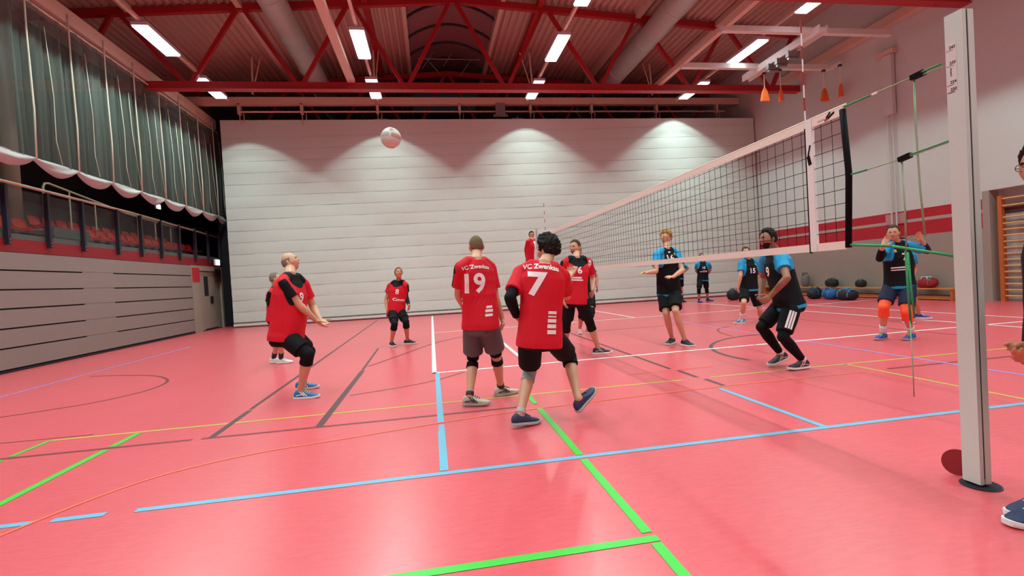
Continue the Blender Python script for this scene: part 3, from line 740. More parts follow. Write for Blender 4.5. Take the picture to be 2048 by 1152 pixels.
def wrinkle(me, amp, fr, seed, stretch=(1, 1, .45)):
    n = len(me.vertices)
    co = np.empty(n * 3); me.vertices.foreach_get('co', co); co = co.reshape(-1, 3)
    nr = np.empty(n * 3); me.vertices.foreach_get('normal', nr); nr = nr.reshape(-1, 3)
    ns = mnoise.noise
    d = np.array([ns((x * fr * stretch[0] + seed, y * fr * stretch[1], z * fr * stretch[2])) + .5 * ns((x * fr * 2.3 + seed, y * fr * 2.3, z * fr * 1.4)) for x, y, z in co.tolist()])
    co += nr * (amp * d)[:, None]
    me.vertices.foreach_set('co', co.ravel()); me.update()

def smooth01(t):
    t = min(max(t, 0), 1); return t * t * (3 - 2 * t)

class Fig:
    """joint positions plus body frames"""
    def __init__(s, J, S_, girth=1.0, look=(0, -1, 0), feet=None, up_tilt=None, belly=0.0):
        for k, v in J.items(): setattr(s, k, VEC(v))
        s.S = S_; s.g = girth; s.h = S_ / 1.8; s.belly = belly
        s.up = (s.neck - s.pel).normalized()
        s.rS = (s.sR - s.sL).normalized(); s.rH = (s.hipR - s.hipL).normalized()
        s.rS = (s.rS - s.up * s.rS.dot(s.up)).normalized(); s.rH = (s.rH - s.up * s.rH.dot(s.up)).normalized()
        s.f = s.up.cross(s.rS).normalized(); s.fH = s.up.cross(s.rH).normalized()
        s.look = VEC(look).normalized()
        u = s.up * .4 + VEC((0, 0, 1)); u = (u - s.look * u.dot(s.look)).normalized()
        s.hu = u; s.hr = s.look.cross(u).normalized()
        s.feet = [VEC(d).normalized() for d in feet]
    def tor(s, t):
        """centre, right, forward at fraction t of the pelvis-neck line"""
        q = smooth01(t)
        r = (s.rH * (1 - q) + s.rS * q).normalized(); f = s.up.cross(r).normalized()
        return s.pel + (s.neck - s.pel) * t, r, f
TORSO = [(-.17, .070, .055, -.004), (-.10, .092, .070, -.006), (.0, .098, .074, -.006), (.12, .095, .068, 0), (.32, .083, .060, .002), (.52, .088, .065, .004), (.70, .097, .067, .006), (.84, .094, .058, .0), (.94, .062, .045, -.004), (1.0, .038, .036, -.002)]
def torso_rings(F, ts, grow=0.0, n=24, hem=None):
    rings = []
    for t, hw, hd, fo in ts:
        c, r, f = F.tor(t)
        b = F.belly * math.exp(-((t - .3) / .22) ** 2)
        hw2 = hw * F.S * (1 + (F.g - 1) * (1 if t < .8 else .4)) + grow + b * .4; hd2 = hd * F.S * (1 + (F.g - 1) * (1.2 if t < .8 else .4)) + grow + b * .6
        c = c + f * (fo * F.S + b * .5)
        ring = []
        for k in range(n):
            a = 2 * PI * k / n; ca, sa = math.cos(a), math.sin(a)
            ex = .86
            ring.append(c + r * (hw2 * math.copysign(abs(ca) ** ex, ca)) + f * (hd2 * math.copysign(abs(sa) ** ex, sa)))
        rings.append(ring)
    return rings
def limb(mb, F, a, b, prof, grow=0.0, t0=0.0, t1=1.0, mul=1.0, n=14, flat=False, steps=8):
    ts = [t0 + (t1 - t0) * k / steps for k in range(steps + 1)]
    pts = [a.lerp(b, t) for t in ts]
    rs = [lerp_prof(PROF[prof], min(max(t, 0), 1)) * F.h * mul * (1 + (F.g - 1) * .5) + grow for t in ts]
    mb.tube(pts, rs, n, round_=not flat)
def hand(mb, F, w, tip, pal, right, curl=.5, h=None):
    h = F.h
    d = (tip - w).normalized()
    nrm = (pal - d * pal.dot(d)).normalized()
    th = d.cross(nrm) if right else nrm.cross(d)
    sec = [(-.012, .027, .023), (.02, .031, .020), (.05, .039, .017), (.088, .041, .014)]
    rings = []
    for x, a, b_ in sec:
        c = w + d * (x * h)
        rings.append([c + th * (a * h * math.cos(2 * PI * k / 14)) + nrm * (b_ * h * math.sin(2 * PI * k / 14)) for k in range(14)])
    mb.loft(rings)
    for i, (o, L, sp) in enumerate(((.031, .072, .10), (.0105, .080, .03), (-.0105, .075, -.04), (-.031, .058, -.12))):
        p = w + d * (.080 * h) + th * (o * h)
        dr = (d + th * sp).normalized(); ax = nrm; ang = 0
        pts = [p]; c = curl * (1 + .12 * i)
        for fr_, bd in ((.45, .5), (.30, .9), (.25, .65)):
            ang += bd * c
            pts.append(pts[-1] + (dr * math.cos(ang) + ax * math.sin(ang)) * (L * h * fr_))
        mb.tube(pts, [.0092 * h, .0088 * h, .0082 * h, .0072 * h], 8, round_=True)
    b0 = w + d * (.022 * h) + th * (.024 * h)
    d1 = (d * .62 + th * .75 + nrm * .30).normalized(); d2 = (d * .92 + th * .30 + nrm * (.25 + .3 * curl)).normalized()
    mb.tube([b0, b0 + d1 * (.045 * h), b0 + d1 * (.045 * h) + d2 * (.034 * h), b0 + d1 * (.045 * h) + d2 * (.056 * h)], [.016 * h, .0125 * h, .0105 * h, .0085 * h], 8, round_=True)

def head_point(x, y, z):
    """unit direction -> head-shaped point (right, forward, up) in metres for a 1.8 m person"""
    X, Y, Z = .074 * x, .094 * y, .118 * z
    if z < -.1:
        t = (-.1 - z) / .9
        X *= 1 - .30 * t
        Y *= (1 - .06 * t) if y > 0 else (1 - .5 * t)
    if y > 0:
        if z > .35: Y *= 1 - .06 * (z - .35)
        if -.34 < z < .22:
            hz = .026 * (min(1, max(0, (.22 - z) / .40)) if z > -.20 else max(0, 1 - (-.20 - z) / .10))
            Y += hz * math.exp(-(x / .15) ** 2)
        Y -= .011 * math.exp(-((abs(x) - .40) / .17) ** 2 - ((z - .06) / .10) ** 2)
        Y += .004 * math.exp(-((z - .2) / .07) ** 2) * math.exp(-(x / .6) ** 2)
        Y += .007 * math.exp(-(x / .26) ** 2 - ((z + .46) / .05) ** 2) + .006 * math.exp(-(x / .24) ** 2 - ((z + .56) / .05) ** 2)
        Y -= .004 * math.exp(-(x / .25) ** 2 - ((z + .51) / .025) ** 2)
        Y += .010 * math.exp(-(x / .3) ** 2 - ((z + .80) / .14) ** 2)
        X += math.copysign(.004 * math.exp(-((z + .15) / .2) ** 2), x) * (abs(x) > .3)
    return X, Y, Z
def head_surf(F, x, y, z, off=0.0):
    n = math.sqrt(x * x + y * y + z * z); x, y, z = x / n, y / n, z / n
    X, Y, Z = head_point(x, y, z)
    p = F.hr * X + F.look * Y + F.hu * Z
    return F.head + p * F.h + (F.hr * x + F.look * y + F.hu * z) * off
def head_grid(F, fn, nu=56, nv=40):
    rings = []
    for j in range(nv + 1):
        th = -PI / 2 + PI * (j * .985 + nv * .0075) / nv
        ring = []
        for i in range(nu):
            a = 2 * PI * i / nu
            x, y, z = math.cos(th) * math.cos(a), math.cos(th) * math.sin(a), math.sin(th)
            ring.append(fn(x, y, z))
        rings.append(ring)
    return rings

def build_body(F, P, vox):
    mb = MB()
    mb.loft(torso_rings(F, TORSO, -.006))
    h = F.h
    nb = F.head - F.look * (.022 * h) - F.hu * (.045 * h)
    mb.tube([F.neck - F.up * (.05 * h), F.neck, F.neck.lerp(nb, .5), nb], [.068 * h, .060 * h * (1 + (F.g - 1) * .6), .056 * h * (1 + (F.g - 1) * .6), .054 * h], 16, round_=True)
    mb.loft(head_grid(F, lambda x, y, z: head_surf(F, x, y, z)))
    for sd in (-1, 1):
        mb.ball(F.head + F.hr * (sd * .0735 * h) - F.look * (.010 * h) + F.hu * (-.002 * h), (.011 * h, .020 * h, .033 * h), (F.hr, (F.look + F.hr * (-.4 * sd)).normalized(), F.hu), 12, 8)
    for sh, el, wr, tip, right in ((F.sR, F.eR, F.wR, F.hR, True), (F.sL, F.eL, F.wL, F.hL, False)):
        mb.tube([F.neck - F.up * (.03 * h), sh.lerp(F.neck, .4) + F.up * (.012 * h), sh], [.046 * h, .05 * h, .056 * h], 14, round_=True)
        limb(mb, F, sh, el, 'upper'); limb(mb, F, el, wr, 'fore')
        side = -1 if right else 1
        pal = P.get('palmR' if right else 'palmL')
        pal = VEC(pal) if pal else F.rS * side + F.f * .2
        hand(mb, F, wr, tip, pal, right, P.get('curlR' if right else 'curlL', .55))
    for hp, kn, an, ft in ((F.hipR, F.kR, F.aR, F.feet[0]), (F.hipL, F.kL, F.aL, F.feet[1])):
        mb.tube([hp + F.up * (.05 * h), hp], [.085 * h * F.g, .09 * h * F.g], 14, round_=True)
        limb(mb, F, hp, kn, 'thigh'); limb(mb, F, kn, an, 'shin')
        dn = foot_up(ft)
        mb.tube([an, an - dn * (.05 * h) + ft * (.05 * h), an - dn * (.062 * h) + ft * (.12 * h)], [.036 * h, .03 * h, .018 * h], 10, round_=True)
    return remesh(mb, vox, 2)
def foot_up(d):
    u = VEC((0, 0, 1)); u = u - d * u.dot(d)
    return u.normalized()

def shoe(F, root, an, d, P):
    u = foot_up(d); s = d.cross(u).normalized(); h = F.h * 1.02
    base = an - u * (.098 * h)
    def loc(x, y, z): return base + d * (x * h) + s * (y * h) + u * (z * h)
    sec = [(-.080, .012, .055), (-.074, .024, .080), (-.055, .033, .098), (-.02, .037, .108), (.03, .039, .104), (.06, .042, .086), (.10, .046, .066), (.145, .046, .054), (.18, .038, .046), (.203, .020, .036), (.208, .008, .028)]
    rings = []
    for x, wd, zt in sec:
        ring = []
        for k in range(16):
            a = 2 * PI * k / 16; ca, sa = math.cos(a), math.sin(a)
            y = wd * math.copysign(abs(ca) ** .7, ca); zz_ = .018 + (zt - .018) * (.5 + .5 * math.copysign(abs(sa) ** .8, sa))
            ring.append(loc(x, y * (1 - .25 * max(0, (zz_ - .05) / .06)), zz_))
        rings.append(ring)
    sh = MB().loft(rings).build('shoe', P['upper'], root, smooth=True)
    rings = []
    for x, wd, zt in sec:
        x2 = x * 1.035; w2 = wd + .005
        rise = .012 * max(0, (x - .14) / .07)
        rings.append([loc(x2, yy * w2, zz_) for yy, zz_ in ((-1, .027 + rise), (-1.05, .014 + rise), (-.95, .002 + rise), (.95, .002 + rise), (1.05, .014 + rise), (1, .027 + rise))])
    MB().loft(rings).build('sole', P.get('sole', 'white'), sh)
    mb = MB()
    for x in (.035, .055, .075, .095):
        z = .112 - (x - .02) * .52
        mb.tube([loc(x, -.024, z - .012), loc(x + .006, 0, z + .003), loc(x, .024, z - .012)], .0045 * h, 6)
    mb.build('laces', P.get('laces', 'white'), sh)
    if P.get('stripe'):
        mb = MB()
        for sd in (-1, 1):
            for x0, z0, x1, z1 in ((.0, .088, .055, .034), (.03, .084, .085, .034), (-.045, .045, .06, .06)):
                mb.tube([loc(x0, sd * .037, z0), loc((x0 + x1) / 2, sd * .046, (z0 + z1) / 2), loc(x1, sd * .047, z1)], .0055 * h, 6)
        mb.build('side_stripe', P['stripe'], sh)

def limb_cover(F, root, name, m, segs, grow=.007, n=20, label=None):
    """fitted tube round a limb: segs = [(a, b, prof, t0, t1), ...] in order; joints are rounded"""
    mb = MB()
    for q, (a, b, prof, t0, t1) in enumerate(segs):
        k = max(3, int(abs(t1 - t0) * 12))
        ts = [t0 + (t1 - t0) * i / k for i in range(k + 1)]
        mb.tube([a.lerp(b, t) for t in ts], [lerp_prof(PROF[prof], t) * F.h * (1 + (F.g - 1) * .5) + grow for t in ts], n)
        if q + 1 < len(segs): mb.ball(b, lerp_prof(PROF[prof], 1.0) * F.h * (1 + (F.g - 1) * .5) + grow + .002, None, 20, 14)
    if len(segs) > 1: return link(name, remesh(mb, .009, 2), m, root, label=label)
    return mb.build(name, m, root, smooth=True, label=label)

def jersey(F, P, vox):
    mb = MB()
    J = P['jersey']; hem = J.get('hem', -.16)
    T = [(hem, .108, .080, -.002), (hem + .08, .108, .081, -.002), (.05, .104, .078, 0), (.25, .098, .072, .002), (.45, .097, .071, .004), (.66, .102, .073, .006), (.80, .100, .066, .002), (.9, .077, .052, -.004), (.97, .048, .042, -.004), (1.0, .040, .038, -.003)]
    mb.loft(torso_rings(F, T, .013))
    sl = J.get('sleeve', .62)
    h = F.h
    for sh, el in ((F.sR, F.eR), (F.sL, F.eL)):
        mb.tube([F.neck - F.up * (.022 * h), sh.lerp(F.neck, .5) + F.up * (.020 * h), sh], [.052 * h, .062 * h, .069 * h], 16, round_=True)
        ts = [-.02, .1, .3, .5, .8, 1.0]
        mb.tube([sh.lerp(el, t * sl) for t in ts], [.070 * h, .071 * h, .070 * h, .070 * h, .073 * h, .075 * h], 18)
    me = remesh(mb, vox, 2)
    wrinkle(me, J.get('wr', .0045), 9, sum(map(ord, P['key'])) % 17)
    return me
def face_coords(F, me):
    """per-face torso coordinates (lateral, t, forward) and sleeve coordinates"""
    n = len(me.polygons); c = np.empty(n * 3); me.polygons.foreach_get('center', c); c = c.reshape(-1, 3)
    L = (F.neck - F.pel).length
    d = c - np.array(F.pel)
    t = d @ np.array(F.up) / L
    lat = d @ np.array(F.rS); fwd = d @ np.array(F.f)
    arms = {}
    for nm, sh, el, sd in (('R', F.sR, F.eR, 1), ('L', F.sL, F.eL, -1)):
        ax = (el - sh); La = ax.length; ax.normalize()
        q = c - np.array(sh); s = q @ np.array(ax)
        rad = q - np.outer(s, np.array(ax)); rn = np.linalg.norm(rad, axis=1)
        out = F.rS * sd + F.up * .6; out = out - ax * out.dot(ax)
        if out.length < .1: out = F.f - ax * F.f.dot(ax)
        out.normalize(); fr_ = ax.cross(out)
        fr_ = fr_ if fr_.dot(F.f) > 0 else -fr_
        rd = rad / np.maximum(rn, 1e-6)[:, None]
        arms[nm] = dict(s=s / La, rn=rn, out=rd @ np.array(out), frn=rd @ np.array(fr_), on=(rn < .115 * F.h) & (s / La > .0) & (lat * sd > .13 * F.h))
    return t, lat, fwd, arms, L
def paint(me, F, style, h):
    t, lat, fwd, A, L = face_coords(F, me)
    idx = np.zeros(len(me.polygons), dtype=np.int32)
    al = np.abs(lat)
    if style == 'red_yoke':          # red with a black chest yoke and black sleeve bands
        idx[(fwd > -.015) & (t > .87 - .09 * np.cos(np.minimum(al / (.13 * h), 1) * 1.57)) & (al < .15 * h)] = 1
        for a in A.values(): idx[(a['rn'] < .12 * h) & (a['s'] > -.12) & (a['out'] > .62) & (np.abs(lat) > .1 * h) & (t > .4)] = 1
    elif style == 'red_back':        # from behind: red with a black stripe down each outer sleeve
        for a in A.values(): idx[a['on'] & (a['frn'] > -.2) & (a['out'] > .2)] = 1
        idx[(t > .8) & (al > .15 * h) & (fwd > .015)] = 1
    elif style == 'red_plain':
        for a in A.values(): idx[a['on'] & (a['frn'] > .55)] = 1
    elif style == 'blue':            # black body, sky-blue raglan sleeves and hem
        for a in A.values(): idx[a['on']] = 1
        idx[(t > .60) & (al > .085 * h + (1.0 - t) * .16 * h)] = 1
        idx[t < t.min() + .045 / L] = 1
    elif style == 'jacket':          # red jacket open over a white shirt
        idx[(fwd > 0) & (al < .05 * h + .03 * (1 - t)) & (t < .95)] = 1
    # even out the seam between the two cloths
    nf, nv = len(me.polygons), len(me.vertices)
    tot = np.empty(nf, dtype=np.int64); me.polygons.foreach_get('loop_total', tot)
    lv = np.empty(len(me.loops), dtype=np.int64); me.loops.foreach_get('vertex_index', lv)
    lf = np.repeat(np.arange(nf), tot)
    val = idx.astype(float); cnt = np.maximum(np.bincount(lv, minlength=nv), 1)
    for _ in range(7):
        vv = np.bincount(lv, val[lf], nv) / cnt
        val = np.bincount(lf, vv[lv], nf) / tot
    me.polygons.foreach_set('material_index', (val > .5).astype(np.int32))

def shorts(F, P, vox):
    mb = MB(); Q = P['shorts']; h = F.h
    mb.loft(torso_rings(F, [(-.2, .078, .064, -.006), (-.15, .094, .072, -.008), (-.08, .100, .075, -.008), (.0, .096, .072, -.006), (.05, .088, .064, -.002)], .0))
    ln = Q.get('len', .8); fl = Q.get('flare', .02)
    for hp, kn in ((F.hipR, F.kR), (F.hipL, F.kL)):
        ts = [-.04, .06, .25, .5, .75, 1.0]
        mb.tube([hp.lerp(kn, t * ln) for t in ts], [(lerp_prof(PROF['thigh'], max(0, t * ln)) * h * (1 + (F.g - 1) * .6) + .012 + fl * max(0, t) * h) for t in ts], 20)
    me = remesh(mb, vox, 2)
    wrinkle(me, .004, 8, 3.3 + sum(map(ord, P['key'])) % 11)
    return me

def text_mesh(body, size, bold=.012, align='CENTER', shear=0.0):
    cu_ = bpy.data.curves.new('t', 'FONT'); cu_.body = body; cu_.size = size; cu_.align_x = align; cu_.align_y = 'CENTER'; cu_.offset = bold * size; cu_.resolution_u = 3; cu_.shear = shear
    o = bpy.data.objects.new('t', cu_); COL.objects.link(o)
    dg = bpy.context.evaluated_depsgraph_get(); dg.update()
    me = bpy.data.meshes.new_from_object(o.evaluated_get(dg))
    bpy.data.objects.remove(o); bpy.data.curves.remove(cu_)
    return me
def wrap(me2d, bvh, origin, ax, ay, nrm, off=.004, step=.022, arc=0.0):
    """lay a flat print on a garment"""
    bm = bmesh.new(); bm.from_mesh(me2d); bpy.data.meshes.remove(me2d)
    xs = [v.co.x for v in bm.verts]; ys = [v.co.y for v in bm.verts]
    for a, lo, hi in ((0, min(xs), max(xs)), (1, min(ys), max(ys))):
        q = lo + step
        while q < hi:
            n = VEC((1, 0, 0)) if a == 0 else VEC((0, 1, 0)); c = VEC((q, 0, 0)) if a == 0 else VEC((0, q, 0))
            bmesh.ops.bisect_plane(bm, geom=bm.verts[:] + bm.edges[:] + bm.faces[:], plane_co=c, plane_no=n)
            q += step
    bmesh.ops.triangulate(bm, faces=bm.faces[:])
    for v in bm.verts:
        x, y = v.co.x, v.co.y - arc * v.co.x ** 2
        p = origin + ax * x + ay * y + nrm * .5
        hit = bvh.ray_cast(p, -nrm)
        v.co = hit[0] + nrm * off if hit[0] else p - nrm * .4
    mb = MB(); mb.bm.free(); mb.bm = bm
    bmesh.ops.recalc_face_normals(bm, faces=bm.faces)
    me = bpy.data.meshes.new('m'); bm.to_mesh(me); bm.free()
    return me
def bars_mesh(rects):
    mb = MB()
    for x0, y0, x1, y1 in rects: mb.quad((x0, y0, 0), (x1, y0, 0), (x1, y1, 0), (x0, y1, 0))
    me = bpy.data.meshes.new('b'); mb.bm.to_mesh(me); mb.bm.free()
    return me

HAIRS = {'short': dict(top=.016, back=.009, front=.60, ear=.06, nape=-.42, nz=.003, fr=9), 'buzz': dict(top=.005, back=.004, front=.60, ear=.10, nape=-.36, nz=.001, fr=9),
         'curly': dict(top=.046, back=.034, front=.46, ear=.0, nape=-.44, nz=.016, fr=6), 'wavy': dict(top=.036, back=.018, front=.52, ear=.06, nape=-.40, nz=.012, fr=5),
         'balding': dict(top=-.01, back=.005, front=.6, ear=.04, nape=-.4, nz=.001, fr=9), 'slick': dict(top=.016, back=.014, front=.66, ear=-.04, nape=-.5, nz=.002, fr=9), 'full': dict(top=.026, back=.018, front=.58, ear=.04, nape=-.45, nz=.006, fr=8)}
def hair(F, root, style, m, vox):
    Q = HAIRS[style]
    def fn(x, y, z):
        jag = .05 * mnoise.noise((x * 6, y * 6, z * 2)) + .03 * mnoise.noise((x * 15, y * 15, z * 4))
        if y > 0: zl = Q['ear'] + (Q['front'] - Q['ear']) * smooth01((y - .12) / .38) - .10 * smooth01((y - .5) / .5) * (abs(x) < .5) * (.5 - abs(x)) * 2
        else: zl = Q['ear'] + (Q['nape'] - Q['ear']) * smooth01(-y / .55)
        if -.1 < y < .22: zl -= .22 * math.exp(-((y - .10) / .07) ** 2)      # sideburn
        s_ = z - zl + jag
        k = smooth01(s_ / .22)
        th = Q['back'] + (Q['top'] - Q['back']) * smooth01((z - .05) / .65)
        th *= .35 + .65 * smooth01(s_ / .45)
        if style == 'balding': k *= 1 - smooth01((z - .38 + jag) / .2); th = Q['back']
        f_ = Q['fr']
        nz_ = Q['nz'] * (mnoise.noise((x * f_, y * f_, z * f_)) + .7 * mnoise.noise((x * f_ * 2.2, y * f_ * 2.2, z * f_ * 2.2 + 3)) + .4 * mnoise.noise((x * f_ * 4, y * f_ * 4, z * f_ * 4 + 7)))
        return head_surf(F, x, y, z, (-.010 + (th + .010) * k + nz_ * k) * F.h)
    return MB().loft(head_grid(F, fn, 110, 72)).build('hair', m, root, smooth=True)
def beard(F, root, m):
    def fn(x, y, z):
        jag = .06 * mnoise.noise((x * 8, y * 8, z * 5))
        k = smooth01((-.24 - z + jag) / .22) * smooth01((y + .05 + jag) / .3)
        mouth = math.exp(-(x / .2) ** 2 - ((z + .5) / .07) ** 2) * (y > 0)
        cheek = smooth01((abs(x) - .25 + max(0, -.4 - z) * 2.2) / .2)
        return head_surf(F, x, y, z, (-.010 + .0135 * k * max(cheek, smooth01((-.3 - z) / .08) * .9) * (1 - .9 * mouth)) * F.h)
    MB().loft(head_grid(F, fn, 64, 46)).build('beard', m, root, smooth=True)
def face(F, root, brow='hair_dark', eye=True):
    h = F.h
    for sd in (-1, 1):
        c = head_surf(F, sd * .40, .90, .065, -.0035 * h)
        e = MB().ball(c, (.0135 * h, .006 * h, .0068 * h), (F.hr, F.look, F.hu), 12, 8).build('eye', 'eye_white', root, smooth=True)
        MB().ball(c + F.look * (.0045 * h), (.0055 * h, .0025 * h, .0058 * h), (F.hr, F.look, F.hu), 10, 6).build('iris', 'iris', e, smooth=True)
        pts = [head_surf(F, sd * a, .9, b_, .002 * h) for a, b_ in ((.18, .20), (.36, .245), (.56, .20))]
        MB().tube(pts, [.004 * h, .0048 * h, .003 * h], 8, round_=True).build('eyebrow', brow, root, smooth=True)
    pts = [head_surf(F, a, .9, -.465 + .02 * (a / .22) ** 2, -.001 * h) for a in (-.24, -.12, 0, .12, .24)]
    MB().tube(pts, [.002 * h, .0052 * h, .0058 * h, .0052 * h, .002 * h], 8, round_=True).build('lips', 'lips', root, smooth=True)

mm('skin', (206, 150, 122), 0.5, var=0.05, scale=14)
mm('skin_warm', (196, 128, 98), 0.5, var=0.05, scale=14)
mm('skin_dark', (150, 96, 72), 0.5, var=0.06, scale=14)
mm('lips', (164, 90, 82), 0.45)
mm('eye_white', (225, 218, 212), 0.3); mm('iris', (50, 38, 32), 0.3)
mm('hair_dark', (34, 24, 22), 0.6, spec=.15, var=.3, scale=60); mm('hair_brown', (84, 60, 44), 0.6, spec=.15, var=.25, scale=60); mm('hair_blond', (168, 128, 74), 0.6, spec=.15, var=.25, scale=60); mm('hair_grey', (128, 112, 100), 0.6, spec=.15, var=.2, scale=60); mm('hair_cropped', (112, 88, 68), 0.7, spec=.15, var=.2, scale=80)
mm('jersey_red', (206, 24, 42), 0.7, spec=.2, var=.05, scale=5, bump=.2, bscale=14); mm('jersey_black', (15, 14, 18), 0.75, spec=.2, var=.1, bump=.2, bscale=14); mm('jersey_blue', (40, 146, 196), 0.65, spec=.2, var=.08, scale=6, bump=.2, bscale=14)
mm('jersey_navy', (32, 36, 58), 0.75, spec=.2, var=.1)
mm('shorts_black', (12, 11, 15), 0.75, spec=.2, var=.1, bump=.2, bscale=12); mm('shorts_grey', (96, 90, 92), 0.8, spec=.2, var=.06, bump=.2, bscale=12); mm('shorts_navy', (36, 40, 66), 0.75, spec=.2, var=.1)
mm('print_white', (240, 226, 226), 0.6); mm('pad_black', (11, 10, 13), 0.8, spec=.2); mm('pad_orange', (250, 84, 40), 0.7, var=.06); mm('sleeve_grey', (150, 160, 168), 0.7, var=.05); mm('sock_white', (232, 222, 222), 0.8); mm('sock_navy', (30, 32, 60), 0.8)
mm('shoe_dark', (32, 34, 48), 0.6, var=.1); mm('shoe_blue', (30, 116, 176), 0.55, var=.08); mm('shoe_navy', (38, 44, 82), 0.6, var=.1); mm('shoe_white', (226, 226, 220), 0.55); mm('shoe_neon', (206, 226, 70), 0.5); mm('shoe_beige', (196, 180, 160), 0.6); mm('shoe_royal', (58, 60, 150), 0.6); mm('shoe_pink', (226, 150, 140), 0.6); mm('sole_grey', (176, 168, 168), 0.6)
mm('sky_blue_tape', (60, 150, 200), 0.6)

def person(P, label, root_loc=None):
    F = Fig(POSE[P['key']], P['S'], P.get('girth', 1.0), P['look'], P['feet'], belly=P.get('belly', 0))
    vox = P.get('vox', .0068)
    me = build_body(F, P, vox)
    b0 = (F.aR + F.aL) / 2
    base = (b0.x, b0.y, P.get('floor', 0.0))
    root = link('person', me, P.get('skin', 'skin'), None, base, label=label, cat='person', group=P.get('group'))
    F.root = root
    if 'jersey' in P:
        J = P['jersey']
        jm = jersey(F, P, max(vox * 1.1, .0075))
        paint(jm, F, J['style'], F.h)
        for m in J['mats']: jm.materials.append(M[m])
        cpy = BVHTree.FromPolygons([v.co.copy() for v in jm.vertices], [tuple(p.vertices) for p in jm.polygons])
        jo = link(J.get('name', 'jersey'), jm, [], root)
        L = (F.neck - F.pel).length
        for pr in J.get('prints', []):
            side, kind, val, t, x, size = pr[:6]
            extra = pr[6] if len(pr) > 6 else {}
            c, r, f = F.tor(t)
            if side == 'back': n, ax = -f, r
            elif side == 'front': n, ax = f, -r
            elif side == 'right': n, ax = (r * .75 + f * .65).normalized(), None
            elif side == 'left': n, ax = (-r * .75 + f * .65).normalized(), None
            if 'turn' in extra:
                n = Matrix.Rotation(extra['turn'], 3, F.up) @ n
                ax = F.up.cross(n)
            if ax is None: ax = F.up.cross(n)
            me2 = text_mesh(val, size, extra.get('bold', .02), shear=extra.get('shear', 0)) if kind == 'text' else bars_mesh(val)
            if kind == 'text' and extra.get('wide'):
                for v in me2.vertices: v.co.x *= extra['wide']
            pm_ = wrap(me2, cpy, c + ax * x, ax, F.up, n, arc=extra.get('arc', 0))
            link(extra.get('name', 'jersey_number' if kind == 'text' and val.isdigit() else 'jersey_print'), pm_, extra.get('mat', 'print_white'), jo)
    if 'shorts' in P:
        sm_ = shorts(F, P, max(vox * 1.6, .011))
        so = link(P['shorts'].get('name', 'shorts'), sm_, P['shorts']['mat'], root)
        for pr in P['shorts'].get('bars', []):
            side, t0, t1, wdt, m_ = pr
            hp, kn = (F.hipR, F.kR) if side == 'R' else (F.hipL, F.kL)
            out = pr_dir(F, hp, kn, side)
            bv = BVHTree.FromPolygons([v.co.copy() + WL[so] for v in so.data.vertices], [tuple(p.vertices) for p in so.data.polygons])
            ax_ = (kn - hp).normalized(); sx = out.cross(ax_)
            for k in (-1, 0, 1):
                rects = [(k * wdt * .36 - wdt * .13, -.5, k * wdt * .36 + wdt * .13, .5)]
                me2 = bars_mesh(rects)
                Lb = (kn - hp).length * (t1 - t0)
                for v in me2.vertices: v.co.y *= Lb
                link('side_bar', wrap(me2, bv, hp.lerp(kn, (t0 + t1) / 2), sx, -ax_, out), m_, so)
    for side, sk_ in (('R', (F.hipR, F.kR, F.aR, F.sR, F.eR, F.wR)), ('L', (F.hipL, F.kL, F.aL, F.sL, F.eL, F.wL))):
        hp, kn, an, sh_, el, wr_ = sk_
        for g in P.get('gear' + side, []) + P.get('gear', []):
            nm, m_, kind = g[:3]
            if kind == 'knee': segs = [(hp, kn, 'thigh', g[3], 1.0), (kn, an, 'shin', .0, g[4])]
            elif kind == 'shin': segs = [(kn, an, 'shin', g[3], g[4])]
            elif kind == 'thigh': segs = [(hp, kn, 'thigh', g[3], g[4])]
            elif kind == 'leg': segs = [(hp, kn, 'thigh', g[3], 1.0), (kn, an, 'shin', .0, g[4])]
            elif kind == 'arm': segs = [(sh_, el, 'upper', g[3], 1.0), (el, wr_, 'fore', 0, g[4])]
            elif kind == 'fore': segs = [(el, wr_, 'fore', g[3], g[4])]
            limb_cover(F, root, nm, m_, segs, g[5] if len(g) > 5 else .008)
        shoe(F, root, an, F.feet[0 if side == 'R' else 1], P['shoes'])
    if P.get('hair'): hair(F, root, P['hair'][0], P['hair'][1], vox)
    if P.get('beard'): beard(F, root, P['beard'])
    if P.get('face', True): face(F, root, P['hair'][1] if P.get('hair') else 'hair_brown')
    return F, root
def pr_dir(F, hp, kn, side):
    ax = (kn - hp).normalized()
    o = F.rH * (1 if side == 'R' else -1) + F.fH * .15
    return (o - ax * o.dot(ax)).normalized()

